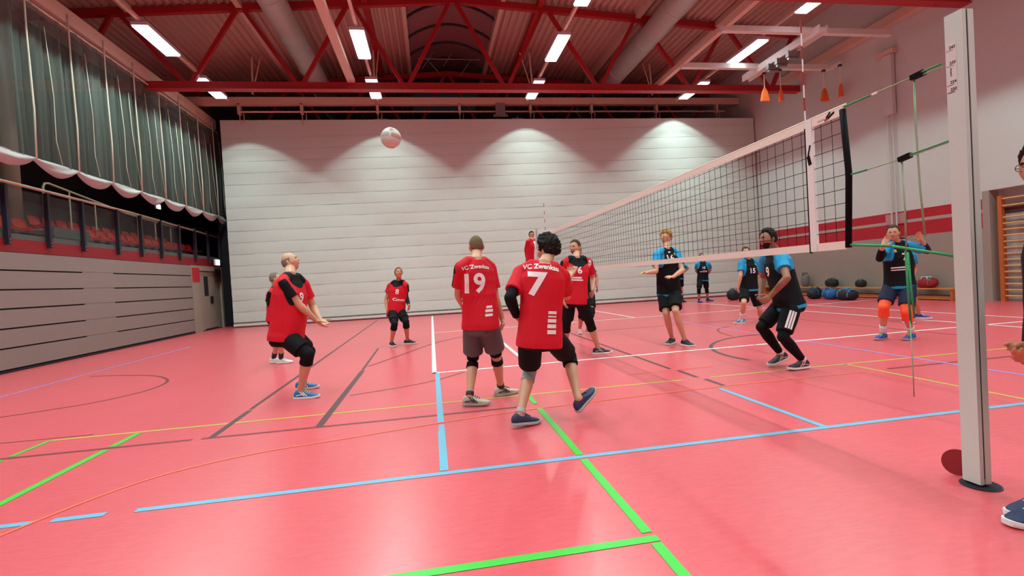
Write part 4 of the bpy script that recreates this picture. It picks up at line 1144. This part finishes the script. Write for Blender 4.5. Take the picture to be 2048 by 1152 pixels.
RED = ['jersey_red', 'jersey_black']; BLU = ['jersey_black', 'jersey_blue']
PEOPLE = [
 (dict(key='bumper', S=1.84, girth=1.16, belly=.035, look=(.86, .05, .36), feet=((1, -.12, 0), (1, -.05, 0)), skin='skin', hair=('balding', 'hair_grey'), palmR=(-.2, .2, 1), palmL=(-.2, -.2, 1), curlR=.25, curlL=.25,
   jersey=dict(style='red_yoke', mats=RED, sleeve=.60, hem=-.1, prints=[('front', 'text', '9', .62, -.03, .16), ('right', 'bars', [(-.02, -.16 + .045 * k, .02, -.135 + .045 * k) for k in range(6)], .32, 0, 1, {'turn': -1.6})]),
   shorts=dict(mat='shorts_black', len=.78, flare=.03), gear=[('knee_pad', 'pad_black', 'knee', .68, .26, .016)], shoes=dict(upper='shoe_blue', sole='white', laces='shoe_neon', stripe='white')),
  'balding person in red jersey crouching with joined forearms, ready to dig the ball'),
 (dict(key='behind', S=1.74, look=(.9, .25, .2), feet=((1, -.2, 0), (1, -.1, 0)), hair=('short', 'hair_grey'), jersey=dict(style='red_yoke', mats=['jersey_red', 'jersey_black'], sleeve=.55, hem=-.1, prints=[('right', 'bars', [(-.02, -.16 + .045 * k, .02, -.135 + .045 * k) for k in range(5)], .32, 0, 1, {'turn': -1.6})]),
   shorts=dict(mat='shorts_navy', len=.75), gear=[('knee_pad', 'pad_black', 'knee', .6, .3, .014), ('sock', 'sock_navy', 'shin', .72, 1.0, .006)], shoes=dict(upper='shoe_white', sole='white', laces='white')),
  'person in white shoes and navy socks behind the crouching balding player'),
 (dict(key='eight', S=1.82, look=(.3, -.9, .28), feet=((.42, -.9, 0), (1, -.25, 0)), skin='skin_warm', hair=('slick', 'hair_brown'), jersey=dict(style='red_yoke', mats=RED, sleeve=.5, hem=-.12, prints=[('front', 'text', '8', .63, .01, .15), ('front', 'text', 'Cmm', .38, .0, .085, {'wide': 1.4})]),
   shorts=dict(mat='shorts_black', len=.74), gear=[('knee_pad', 'pad_black', 'knee', .74, .3, .016)], gearL=[('arm_sleeve', 'jersey_navy', 'arm', .35, .93, .008)], shoes=dict(upper='shoe_dark', sole='white', laces='shoe_dark')),
  'slim person in red jersey number 8 with one dark arm sleeve near the curtain'),
 (dict(key='nineteen', S=1.79, look=(-.12, 1, .12), feet=((.95, .3, 0), (.95, -.28, 0)), hair=('buzz', 'hair_cropped'), face=False, curlR=.6, jersey=dict(style='red_back', mats=RED, sleeve=.70, hem=-.10,
     prints=[('back', 'text', '19', .62, -.075, .27, {'bold': .028, 'wide': .94}), ('back', 'text', 'VC Zwenkau', .89, -.07, .054, {'arc': .9, 'bold': .03}), ('back', 'bars', [(-.03, -.07, .025, -.045), (-.03, -.028, .025, 0), (-.022, .012, .02, .035)], .22, .155, 1), ('back', 'bars', [(-.015, -.03, .015, -.005), (-.015, .01, .015, .035)], .36, -.165, 1)]),
   shorts=dict(mat='shorts_grey', len=.80, flare=.035), gear=[('knee_strap', 'pad_black', 'thigh', .86, .97, .010), ('knee_strap', 'pad_black', 'shin', .10, .24, .010), ('sock', 'shoe_dark', 'shin', .90, 1.0, .006)],
   shoes=dict(upper='shoe_beige', sole='sole_grey', laces='shoe_dark', stripe='shoe_dark')),
  'person seen from behind in red jersey number 19 with grey shorts and knee straps'),
 (dict(key='seven', S=1.80, look=(-.62, .74, .05), feet=((.74, .42, .55), (.86, .36, -.1)), hair=('curly', 'hair_dark'), palmR=(-.5, -.6, .3), jersey=dict(style='red_plain', mats=RED, sleeve=.72, hem=-.16,
     prints=[('back', 'text', '7', .70, -.075, .27, {'bold': .035, 'wide': 1.15}), ('back', 'text', 'VC Zwenkau', .955, -.03, .058, {'arc': .7, 'bold': .03}), ('back', 'bars', [(-.045, -.09, .04, -.055), (-.045, -.04, .04, -.007), (-.042, .008, .042, .038), (-.04, .052, .04, .066), (-.04, .08, .04, .105)], .19, .05, 1)]),
   shorts=dict(mat='shorts_black', len=.80, flare=.03), gearL=[('arm_sleeve', 'pad_black', 'arm', .62, .98, .009), ('knee_sleeve', 'sleeve_grey', 'knee', .82, .26, .008), ('sock', 'sole_grey', 'shin', .90, 1.0, .006)], gearR=[('knee_pad', 'pad_black', 'knee', .80, .22, .018)],
   shoes=dict(upper='shoe_navy', sole='sole_grey', laces='shoe_dark')),
  'curly dark-haired person running away in red jersey number 7, nearest of the players'),
 (dict(key='seventysix', S=1.88, look=(-.78, -.62, .02), feet=((-.15, -1, 0), (1, -.22, 0)), skin='skin', hair=('short', 'hair_brown'), beard='hair_brown', jersey=dict(style='red_yoke', mats=RED, sleeve=.66, hem=-.12,
     prints=[('front', 'text', '76', .70, -.01, .15, {'bold': .03}), ('front', 'bars', [(-.12, -.03, .12, -.008), (-.13, .004, .10, .03)], .50, .0, 1), ('left', 'bars', [(-.02, .0, .02, .035), (-.02, -.045, .02, -.01), (-.02, -.09, .02, -.055)], .90, .12, 1, {'turn': -.2})]),
   shorts=dict(mat='shorts_black', len=.78, flare=.03), gear=[('knee_pad', 'pad_black', 'knee', .72, .28, .016)], shoes=dict(upper='shoe_dark', sole='white', laces='shoe_dark', stripe='sole_grey')),
  'bearded person in red jersey number 76 standing beside the net'),
 (dict(key='crouch', S=1.82, look=(-.2, -1, .1), feet=((-.3, -1, 0), (.3, -1, 0)), skin='skin_warm', hair=('short', 'hair_dark'), jersey=dict(style='blue', mats=BLU, sleeve=.6, hem=-.12, prints=[('front', 'bars', [(-.1, -.03, .1, -.015), (-.1, 0, .1, .015), (-.1, .03, .1, .045)], .5, 0, 1)]),
   shorts=dict(mat='shorts_black', len=.72), gear=[('knee_pad', 'pad_black', 'knee', .8, .25, .014)], shoes=dict(upper='shoe_pink', sole='white', laces='white'), vox=.008),
  'person in black and blue almost hidden behind the bearded player number 76'),
 (dict(key='sixteen', S=1.93, look=(-.84, -.5, .08), feet=((-.78, -.6, 0), (.15, -1, 0)), skin='skin', hair=('wavy', 'hair_blond'), curlR=.35, curlL=.35, palmR=(.1, -.2, -1), palmL=(.3, .5, -1), jersey=dict(style='blue', mats=BLU, sleeve=.62, hem=-.08,
     prints=[('front', 'text', '16', .79, -.02, .15, {'bold': .03}), ('front', 'bars', [(-.02, -.008, .025, .012)], .93, -.02, 1), ('front', 'bars', [(-.014, -.022, .014, .022)], .88, .085, 1, {'mat': 'yellow_line', 'name': 'club_crest'})]),
   shorts=dict(mat='shorts_black', len=.82, flare=.03), shoes=dict(upper='shoe_dark', sole='white', laces='shoe_dark')),
  'tall blond person in black and blue jersey number 16 with both forearms raised'),
 (dict(key='hiphand', S=1.85, look=(-.2, -1, 0), feet=((-.1, -1, 0), (.3, -1, 0)), hair=('short', 'hair_dark'), jersey=dict(style='blue', mats=BLU, sleeve=.6, hem=-.1), shorts=dict(mat='shorts_black', len=.75), gear=[('sock', 'sock_navy', 'shin', .55, 1, .006)], shoes=dict(upper='shoe_dark', sole='shoe_dark', laces='shoe_dark'), vox=.010),
  'distant person with hand on hip partly hidden behind the tall blond player'),
 (dict(key='distant', S=1.88, look=(0, -1, .05), feet=((-.1, -1, 0), (.45, -.9, 0)), skin='skin_warm', hair=('buzz', 'hair_dark'), jersey=dict(style='blue', mats=BLU, sleeve=.62, hem=-.1, prints=[('front', 'text', '10', .66, 0, .13), ('front', 'bars', [(-.15, -.02, .12, .0), (-.06, .02, .1, .03)], .46, 0, 1)]),
   shorts=dict(mat='shorts_black', len=.8), gear=[('knee_pad', 'pad_black', 'knee', .7, .35, .012), ('sock', 'shoe_dark', 'shin', .85, 1, .005)], shoes=dict(upper='shoe_royal', sole='shoe_royal', laces='white'), vox=.010),
  'distant person in black and blue standing upright with hands behind the back'),
 (dict(key='walker', S=1.82, look=(-.5, -.85, 0), feet=((-1, -.12, 0), (-.75, -.3, -.45)), skin='skin', hair=('short', 'hair_brown'), jersey=dict(style='blue', mats=BLU, sleeve=.62, hem=-.05, prints=[('front', 'text', '15', .62, 0, .15, {'bold': .03}), ('front', 'bars', [(-.014, -.022, .014, .022)], .84, .1, 1, {'mat': 'yellow_line', 'name': 'club_crest'})]),
   shorts=dict(mat='shorts_black', len=.8, flare=.03), gear=[('sock', 'sock_white', 'shin', .62, 1, .008)], shoes=dict(upper='shoe_blue', sole='white', laces='white', stripe='white')),
  'person in black and blue walking left in white socks, behind the bottom net tape'),
 (dict(key='jumper', S=1.85, look=(-1, -.08, .03), feet=((-.93, -.1, -.22), (-1, -.1, 0)), skin='skin_dark', hair=('full', 'hair_dark'), beard='hair_dark', jersey=dict(style='blue', mats=BLU, sleeve=.55, hem=-.12, prints=[('front', 'text', '9', .64, .02, .16, {'bold': .03})]),
   shorts=dict(mat='shorts_black', len=.86, flare=.02, bars=[('L', .30, .80, .085, 'print_white')]), gear=[('legging', 'pad_black', 'leg', .55, .92, .008), ('sock', 'sock_white', 'shin', .93, 1, .005)], shoes=dict(upper='shoe_dark', sole='white', laces='shoe_pink', stripe='shoe_pink')),
  'dark-haired bearded person in black leggings and bright blue sleeves beside the net'),
 (dict(key='orangeknees', S=1.84, look=(-.75, -.6, -.12), feet=((-.95, -.3, 0), (-.95, -.3, 0)), skin='skin', hair=('short', 'hair_brown'), palmR=(-.3, -1, .2), palmL=(-.4, -1, 0), curlR=.3, curlL=.3, jersey=dict(style='blue', mats=BLU, sleeve=.62, hem=-.06, prints=[('front', 'text', '7', .66, .03, .15, {'bold': .03}), ('front', 'bars', [(-.13, -.015, .08, .005), (-.13, -.05, .08, -.035)], .44, .02, 1), ('front', 'bars', [(-.014, -.022, .014, .022)], .82, -.1, 1, {'mat': 'yellow_line', 'name': 'club_crest'})]),
   shorts=dict(mat='shorts_navy', len=.78, flare=.03), gear=[('knee_pad', 'pad_orange', 'knee', .66, .34, .018), ('sock', 'sock_white', 'shin', .70, 1, .009)], gearL=[('arm_sleeve', 'jersey_navy', 'arm', .55, .6, .010)], gearR=[('arm_sleeve', 'pad_black', 'arm', .62, .7, .010)], shoes=dict(upper='shoe_royal', sole='sole_grey', laces='shoe_neon', stripe='shoe_blue')),
  'person in bright orange knee pads with both hands raised behind the green net ropes'),
 (dict(key='hidden', S=1.78, look=(-.4, -.9, 0), feet=((-.3, -.9, 0), (.3, -.9, 0)), hair=('short', 'hair_dark'), skin='skin_warm', jersey=dict(style='blue', mats=BLU, sleeve=.6, hem=-.05), shorts=dict(mat='shorts_grey', len=.8), shoes=dict(upper='shoe_royal', sole='white', laces='white'), vox=.009),
  'person in grey shorts almost hidden behind the player with orange knee pads'),
 (dict(key='referee', S=1.80, floor=.86, look=(.05, -1, -.05), feet=((-.1, -1, 0), (.1, -1, 0)), skin='skin_warm', hair=('short', 'hair_dark'), jersey=dict(style='jacket', mats=['jersey_red', 'print_white'], sleeve=.98, hem=-.08, name='jacket', wr=.004), shorts=dict(mat='shorts_black', len=1.0, name='trousers'), gear=[('trouser_leg', 'shorts_black', 'leg', .7, .96, .018)], gearL=[('jacket_sleeve', 'jersey_red', 'fore', -.02, .92, .016)], gearR=[('jacket_sleeve', 'jersey_red', 'fore', -.02, .92, .016)], shoes=dict(upper='shoe_dark', sole='shoe_dark', laces='shoe_dark'), vox=.009),
  'person in red jacket over white shirt standing raised behind the far net post'),
 (dict(key='linesman', S=1.84, look=(-1, -.02, -.02), feet=((-1, 0, 0), (-1, .05, 0)), skin='skin_warm', hair=('full', 'hair_dark'), curlR=.9, curlL=.9, jersey=dict(style='jacket', mats=['jersey_black', 'jersey_black'], sleeve=.6, hem=-.1, name='shirt'), shorts=dict(mat='shorts_black', len=.8), shoes=dict(upper='shoe_navy', sole='white', laces='white')),
  'person with glasses standing beside the near net post'),
]
FIGS = {}
for P, lb in PEOPLE: FIGS[P['key']] = person(P, lb)
F, root = FIGS['linesman']      # glasses
g = MB()
for sd in (-1, 1):
    c = head_surf(F, sd * .40, .92, .06, .012)
    g.tube([c + F.hr * (.022 * math.cos(a)) + F.hu * (.017 * math.sin(a)) for a in np.linspace(0, 2 * PI, 17)], .0018, 6)
    g.tube([c + F.hr * (sd * .022), F.head + F.hr * (sd * .08) - F.look * .01 + F.hu * .012], .0018, 6)
g.tube([head_surf(F, -.17, .95, .07, .010), head_surf(F, .17, .95, .07, .010)], .0018, 6)
g.build('glasses', 'dark_steel', root)

# ================================================================== net, posts, ball, benches, bags
NX = 2.95
net = empty('volleyball_net', (NX, 7.8, 0), 'long volleyball net with white tapes and red-white antennae running from near post to far post', 'volleyball net')
Y0, Y1, ZT, ZB = 3.08, 12.62, 2.40, 1.41
mb = MB()
def cord(p, q, r=.0022):
    mb.tube((p, q), r, 4)
k = 0
y = Y0
while y <= Y1 + .001:
    wob = .012 * math.sin(y * 7) * math.exp(-(y - Y0))
    mb.tube(((NX, y, ZB + .03), (NX + wob, y + wob, (ZT + ZB) / 2), (NX, y, ZT - .03)), .0024, 4); y += .1
for z in np.arange(ZB + .1, ZT - .05, .1): cord((NX, Y0, z), (NX, Y1, z), .0024)
mb.build('net_mesh', 'net_cord', net)
MB().box((NX - .006, Y0 - .01, ZT - .07), (NX + .006, Y1, ZT)).build('top_tape', 'net_tape', net)
MB().tube(((NX, Y0 - .03, ZT - .004), (NX, Y1 + .02, ZT - .004)), .009, 8).build('top_tape_edge', 'net_tape', net)
MB().box((NX - .005, Y0, ZB - .03), (NX + .005, Y1, ZB + .03)).build('bottom_tape', 'net_tape', net)
for y, s in ((Y0, 1), (Y1, -1)):
    mb = MB(); mb.tube(((NX, y, ZT - .03), (NX, y - .03 * s, (ZT + ZB) / 2), (NX, y, ZB - .02)), .021, 10); mb.build('side_cord', 'net_band', net, smooth=True)
for y, s in ((3.39, 1), (12.3, -1)):
    b_ = MB().box((NX - .012, y - .03, ZB - .03), (NX + .012, y + .03, ZT)).build('side_band', 'white', net)
    if s == 1:
        mb = MB(); mb.beam((NX - .014, y - .006, 2.05), (NX - .014, y + .012, 2.12), .003, .03); mb.beam((NX - .014, y + .012, 2.12), (NX - .014, y - .012, 2.2), .003, .012); mb.build('band_mark', 'net_band', b_)
    MB().tube(((NX, y + .04 * s, ZB - .04), (NX, y + .04 * s, ZT - .06)), .011, 8).build('antenna_sleeve', 'net_band', net)
    an = MB().tube(((NX, y + .04 * s, ZB - .02), (NX, y + .04 * s, 3.18)), .0052, 8).build('antenna', 'white', net)
    mb = MB()
    for q in range(4): mb.tube(((NX, y + .04 * s, 2.48 + .2 * q), (NX, y + .04 * s, 2.58 + .2 * q)), .0062, 8)
    mb.build('red_section', 'antenna_red', an)
mb = MB()   # small maker's mark on the top tape
mb.beam((NX - .008, 3.22, 2.355), (NX - .008, 3.18, 2.385), .002, .012); mb.beam((NX - .008, 3.20, 2.35), (NX - .008, 3.145, 2.375), .002, .014)
mb.build('tape_mark', 'net_band', net)
MB().beam((NX - .008, 3.235, 2.34), (NX - .008, 3.19, 2.35), .002, .014).build('tape_mark', 'antenna_red', net)
MB().beam((NX - .008, 3.30, 2.352), (NX - .008, 3.24, 2.357), .002, .012).build('tape_mark', 'lamp_case', net)
def rope(pts, r=.0055, m_='green_rope'): MB().tube(pts, r, 8).build('tension_rope', m_, net, smooth=True)
rope(((NX, Y0 - .02, 2.385), (NX, 2.85, 2.385)), .007); rope(((NX, 2.85, 2.386), (NX, 2.56, 2.385)), .005, 'pale_rope')
MB().beam((NX, 2.84, 2.386), (NX, 2.80, 2.386), .012, .012).build('rope_splice', 'white', net)
rope(((NX - .01, 2.50, 2.390), (NX - .01, 2.385, 2.388)), .006); rope(((NX - .006, 2.50, 2.376), (NX - .006, 2.385, 2.368)), .005, 'pale_rope')
MB().beam((NX, 2.57, 2.383), (NX, 2.49, 2.387), .03, .03).build('tensioner', 'net_band', net)
rope(((NX, Y0 - .03, 1.90), (NX, 2.9, 1.904)), .007); rope(((NX, 2.9, 1.904), (NX, 2.66, 1.915)), .004, 'pale_rope')
rope(((NX - .006, 2.6, 1.926), (NX - .006, 2.36, 1.945)), .005); rope(((NX - .006, 2.6, 1.916), (NX - .006, 2.36, 1.938)), .004, 'pale_rope')
MB().beam((NX, 2.67, 1.912), (NX, 2.595, 1.925), .03, .03).build('tensioner', 'net_band', net)
rope(((NX, Y0, 1.41), (NX, 2.74, 1.375)), .009); rope(((NX, 2.74, 1.375), (NX, 2.36, 1.29)), .0085)
rope(((NX, 2.555, 2.38), (NX + .004, 2.56, 2.1), (NX, 2.545, 1.7), (NX + .003, 2.53, 1.42)), .0055, 'pale_rope')
rope(((NX, 2.655, 1.91), (NX + .004, 2.65, 1.6), (NX, 2.65, 1.335)), .005, 'pale_rope')
rope(((NX, 2.655, 1.34), (NX, 2.65, 1.1), (NX + .004, 2.645, .88)), .0062); rope(((NX - .01, 2.63, 1.33), (NX - .008, 2.622, 1.1), (NX - .01, 2.605, .92)), .0056)
rope(((NX, 2.645, .9), (NX + .004, 2.643, .6), (NX, 2.64, .42)), .0032, 'pale_rope')


def net_post(y, zt, lb, near):
    s = -1 if near else 1
    t = empty('net_post', (NX, y, 0), lb, 'net post', 'volleyball net posts')
    a, c = y - .05, y + .043
    mb = MB()
    prof = [(NX - .032, a), (NX - .006, a), (NX - .006, a + .012), (NX + .006, a + .012), (NX + .006, a), (NX + .043, a), (NX + .043, c), (NX - .032, c)]
    mb.prism(prof, 2, 0.02, zt)
    mb.build('shaft', 'alu', t)
    MB().box((NX - .008, a + .004, .05), (NX + .008, a + .014, zt - .002)).build('groove', 'dark_gap', t)
    return t
np_ = net_post(2.30, 2.628, 'nearest pale aluminium net post with height scale sticker', True)
st = MB().box((NX - .0335, 2.285, 2.205), (NX - .032, 2.338, 2.475)).build('height_sticker', 'sticker', np_)
for z, s_ in ((2.445, '243'), (2.36, '235'), (2.255, '224'), (2.215, '220')):
    me2 = text_mesh(s_, .022, .03)
    for v in me2.vertices: x, y_ = v.co.x, v.co.y; v.co = (NX - .0342, 2.305 - x, z + y_)
    link('scale_number', me2, 'ink', st)
    MB().box((NX - .0342, 2.30, z - .016), (NX - .0336, 2.338, z - .0135)).build('scale_mark', 'ink', st)
me2 = text_mesh('Volleyball', .012, .02)
for v in me2.vertices: x, y_ = v.co.x, v.co.y; v.co = (NX - .0342, 2.315 - y_, 2.31 + x)
link('scale_text', me2, 'ink', st)
MB().tube(((NX + .018, 2.288, .001), (NX + .018, 2.288, .005)), .092, 36).build('floor_socket', 'dark_steel', np_, smooth=False)
MB().tube(((NX + .018, 2.288, .002), (NX + .018, 2.288, .0065)), .085, 36).build('socket_ring', 'dark_gap', np_)
lidc, lida = Vector((2.992, 2.425, .078)), Vector((-.75, -.66, .12)).normalized()
MB().tube((lidc, lidc + lida * .012), .075, 32).build('socket_lid', 'red_rubber', label='round red floor lid standing on edge behind the near net post', cat='floor lid')
net_post(13.34, 2.62, 'distant net post beside the raised referee', False)
rope(((NX, Y1, 2.385), (NX, 13.28, 2.385)), .005); rope(((NX, Y1, 1.41), (NX, 13.28, 1.35)), .005)
MB().beam((NX, 12.9, 2.38), (NX, 13.0, 2.38), .03, .03).build('tensioner', 'net_band', net)

rs = empty('referee_stand', (2.84, 14.05, 0), 'grey ladder stand under the referee behind the far net post', 'referee stand')
MB().box((2.6, 13.82, .83), (3.2, 14.4, .865)).build('platform', 'grey_steel', rs)
for x in (2.63, 3.09):
    for y in (13.85, 14.37): MB().tube(((x, y, 0), (x, y, .83)), .02, 8).build('leg', 'grey_steel', rs)
for z in (.3, .57): MB().box((2.63, 13.88, z), (3.09, 14.05, z + .03)).build('step', 'grey_steel', rs)

# volleyball in the air
mm('ball_cover', (206, 206, 192), .5); mm('ball_pink', (196, 140, 130), .5)
bc = Vector((-.32, 5.3, 2.85)); BR = .105
ball = empty('volleyball', bc, 'off-white and pinkish volleyball flying high in front of the white curtain', 'ball')
mb = MB(); mb.ball(bc, BR, None, 32, 24); mb.build('cover', 'ball_cover', ball, smooth=True)
def panel(n, a0, a1, wd, m_):
    n = Vector(n).normalized(); s1, s2, _ = frame_of(n)
    mbp = MB(); bm = mbp.bm; G = []
    for i in range(13):
        a = a0 + (a1 - a0) * i / 12; row = []
        for j in range(7):
            o = (-1 + 2 * j / 6) * wd
            d = (s1 * math.cos(a) + s2 * math.sin(a)) * math.cos(o) + n * math.sin(o)
            row.append(bm.verts.new(bc + d * (BR + .0012)))
        G.append(row)
    for a, c in zip(G, G[1:]):
        for j in range(6): bm.faces.new((a[j], a[j + 1], c[j + 1], c[j]))
    mbp.build('panel', m_, ball, smooth=True)
for n, a0 in (((1, .2, .1), 3.6), ((.1, 1, .2), .4), ((.2, .1, 1), 2.4), ((1, .2, .1), .5), ((.2, .1, 1), 5.3)):
    panel(n, a0, a0 + 1.35, .19, 'ball_pink')
for n, a0 in (((1, .2, .1), 2.0), ((.1, 1, .2), 3.4), ((.2, .1, 1), .6)):
    panel(n, a0, a0 + 1.3, .19, 'sole_grey')

# benches along the right wall
def bench(y0, y1, lb):
    t = empty('gym_bench', (14.05, (y0 + y1) / 2, 0), lb, 'bench', 'wooden benches')
    MB().box((13.88, y0, .315), (14.20, y1, .35)).build('seat_board', 'wood', t)
    for y in (y0 + .02, y1 - .3, (y0 + y1) / 2):
        MB().box((13.9, y, 0), (14.18, y + .07, .315)).build('leg', 'wood_orange', t)
    MB().box((13.99, y0, .03), (14.07, y1, .12)).build('lower_rail', 'wood', t)
bench(11.2, 15.1, 'long low wooden bench by the right wall, nearer one with the red bag on it')
bench(15.2, 19.1, 'long low wooden bench by the right wall, farther one toward the curtain')

def bag(c, L, W, Hh, m_, lb, rot=0.0, strap=None, trim=None, cat='bag', name='sports_bag'):
    c = Vector(c); ca, sa = math.cos(rot), math.sin(rot)
    def T(x, y, z): return c + Vector((x * ca - y * sa, x * sa + y * ca, z))
    rings = []
    for k in range(15):
        u = -1 + 2 * k / 14; r_ = (1 - abs(u) ** 5) ** .5 * .92 + .08
        ring = []
        for i in range(18):
            a = 2 * PI * i / 18; cx_, sx_ = math.cos(a), math.sin(a)
            yy = W / 2 * r_ * math.copysign(abs(cx_) ** .75, cx_); zz2 = Hh / 2 + Hh / 2 * r_ * math.copysign(abs(sx_) ** .75, sx_)
            nz_ = .10 * mnoise.noise((u * 2.3 + c.x * 3, i * .5, c.y * 5))
            ring.append(T(u * L / 2, yy * (1 + nz_), max(0.004, zz2 * (1 + nz_))))
        rings.append(ring)
    t = MB().loft(rings).build(name, m_, label=lb, cat=cat, smooth=True)
    if strap:
        mb = MB()
        for s in (-1, 1): mb.tube([T(-L * .22, s * W * .42, Hh * .7), T(-L * .12, s * W * .2, Hh * 1.12), T(L * .12, s * W * .2, Hh * 1.12), T(L * .22, s * W * .42, Hh * .7)], .012, 6)
        mb.build('strap', strap, t)
    if trim:
        mb = MB()
        for u in (-.55, .5): mb.tube([T(u * L / 2, W / 2 * 1.03 * math.cos(a), max(.01, Hh / 2 + Hh / 2 * 1.04 * math.sin(a))) for a in np.linspace(-.3, PI + .3, 14)], .016, 6)
        mb.tube([T(x * L / 2, 0, Hh * 1.01) for x in (-.8, 0, .8)], .012, 6)
        mb.build('trim', trim, t)
    return t
mm('bag_blue', (30, 84, 150), .7, var=.2); mm('bag_black', (26, 26, 34), .7, var=.15); mm('bag_cyan', (36, 150, 196), .6, var=.15); mm('bag_red', (150, 22, 38), .7, var=.2); mm('bag_grey', (110, 112, 112), .7, var=.15); mm('bag_brown', (74, 42, 44), .7, var=.15)
bag((13.1, 15.15, 0), .70, .36, .36, 'bag_black', 'black sports bag with blue trim at the left of the floor pile before the bench', .5, 'bag_black', 'bag_blue')
bag((13.1, 14.48, 0), .62, .36, .34, 'bag_blue', 'dark blue sports bag in the middle of the floor pile before the bench', 1.3, 'bag_black', 'bag_cyan')
bag((13.05, 13.78, 0), .66, .40, .33, 'bag_black', 'black sports bag with cyan and white trim at the right of the floor pile', 1.7, 'bag_cyan', 'bag_cyan')
bag((14.05, 15.45, .35), .50, .26, .27, 'bag_black', 'black bag on the bench above the floor pile of bags', 1.5, 'bag_black')
bag((14.05, 14.25, .35), .36, .24, .24, 'bag_black', 'small dark rucksack with grey trim on the nearer bench', 1.4, 'bag_grey', name='rucksack')
bag((14.05, 13.1, .35), .36, .26, .46, 'bag_brown', 'upright brown-red bag on the bench just left of the player with orange knee pads', 1.6, 'bag_black')
bag((14.05, 12.05, .35), .62, .28, .28, 'bag_red', 'large dark red sports bag on the bench right of the player with orange knee pads', 1.5, 'white', 'bag_grey')
bag((14.05, 16.7, .35), .30, .24, .48, 'bag_grey', 'pale grey bag on the bench behind the springing bearded player', 1.5, 'bag_black')
bag((14.05, 18.0, .35), .40, .26, .36, 'bag_black', 'black bag at the far end of the bench beside the walking player', 1.5, 'white')
bag((11.3, 17.1, 0), .5, .34, .40, 'bag_black', 'black bag on the floor before the right end of the curtain', .3, 'bag_black')
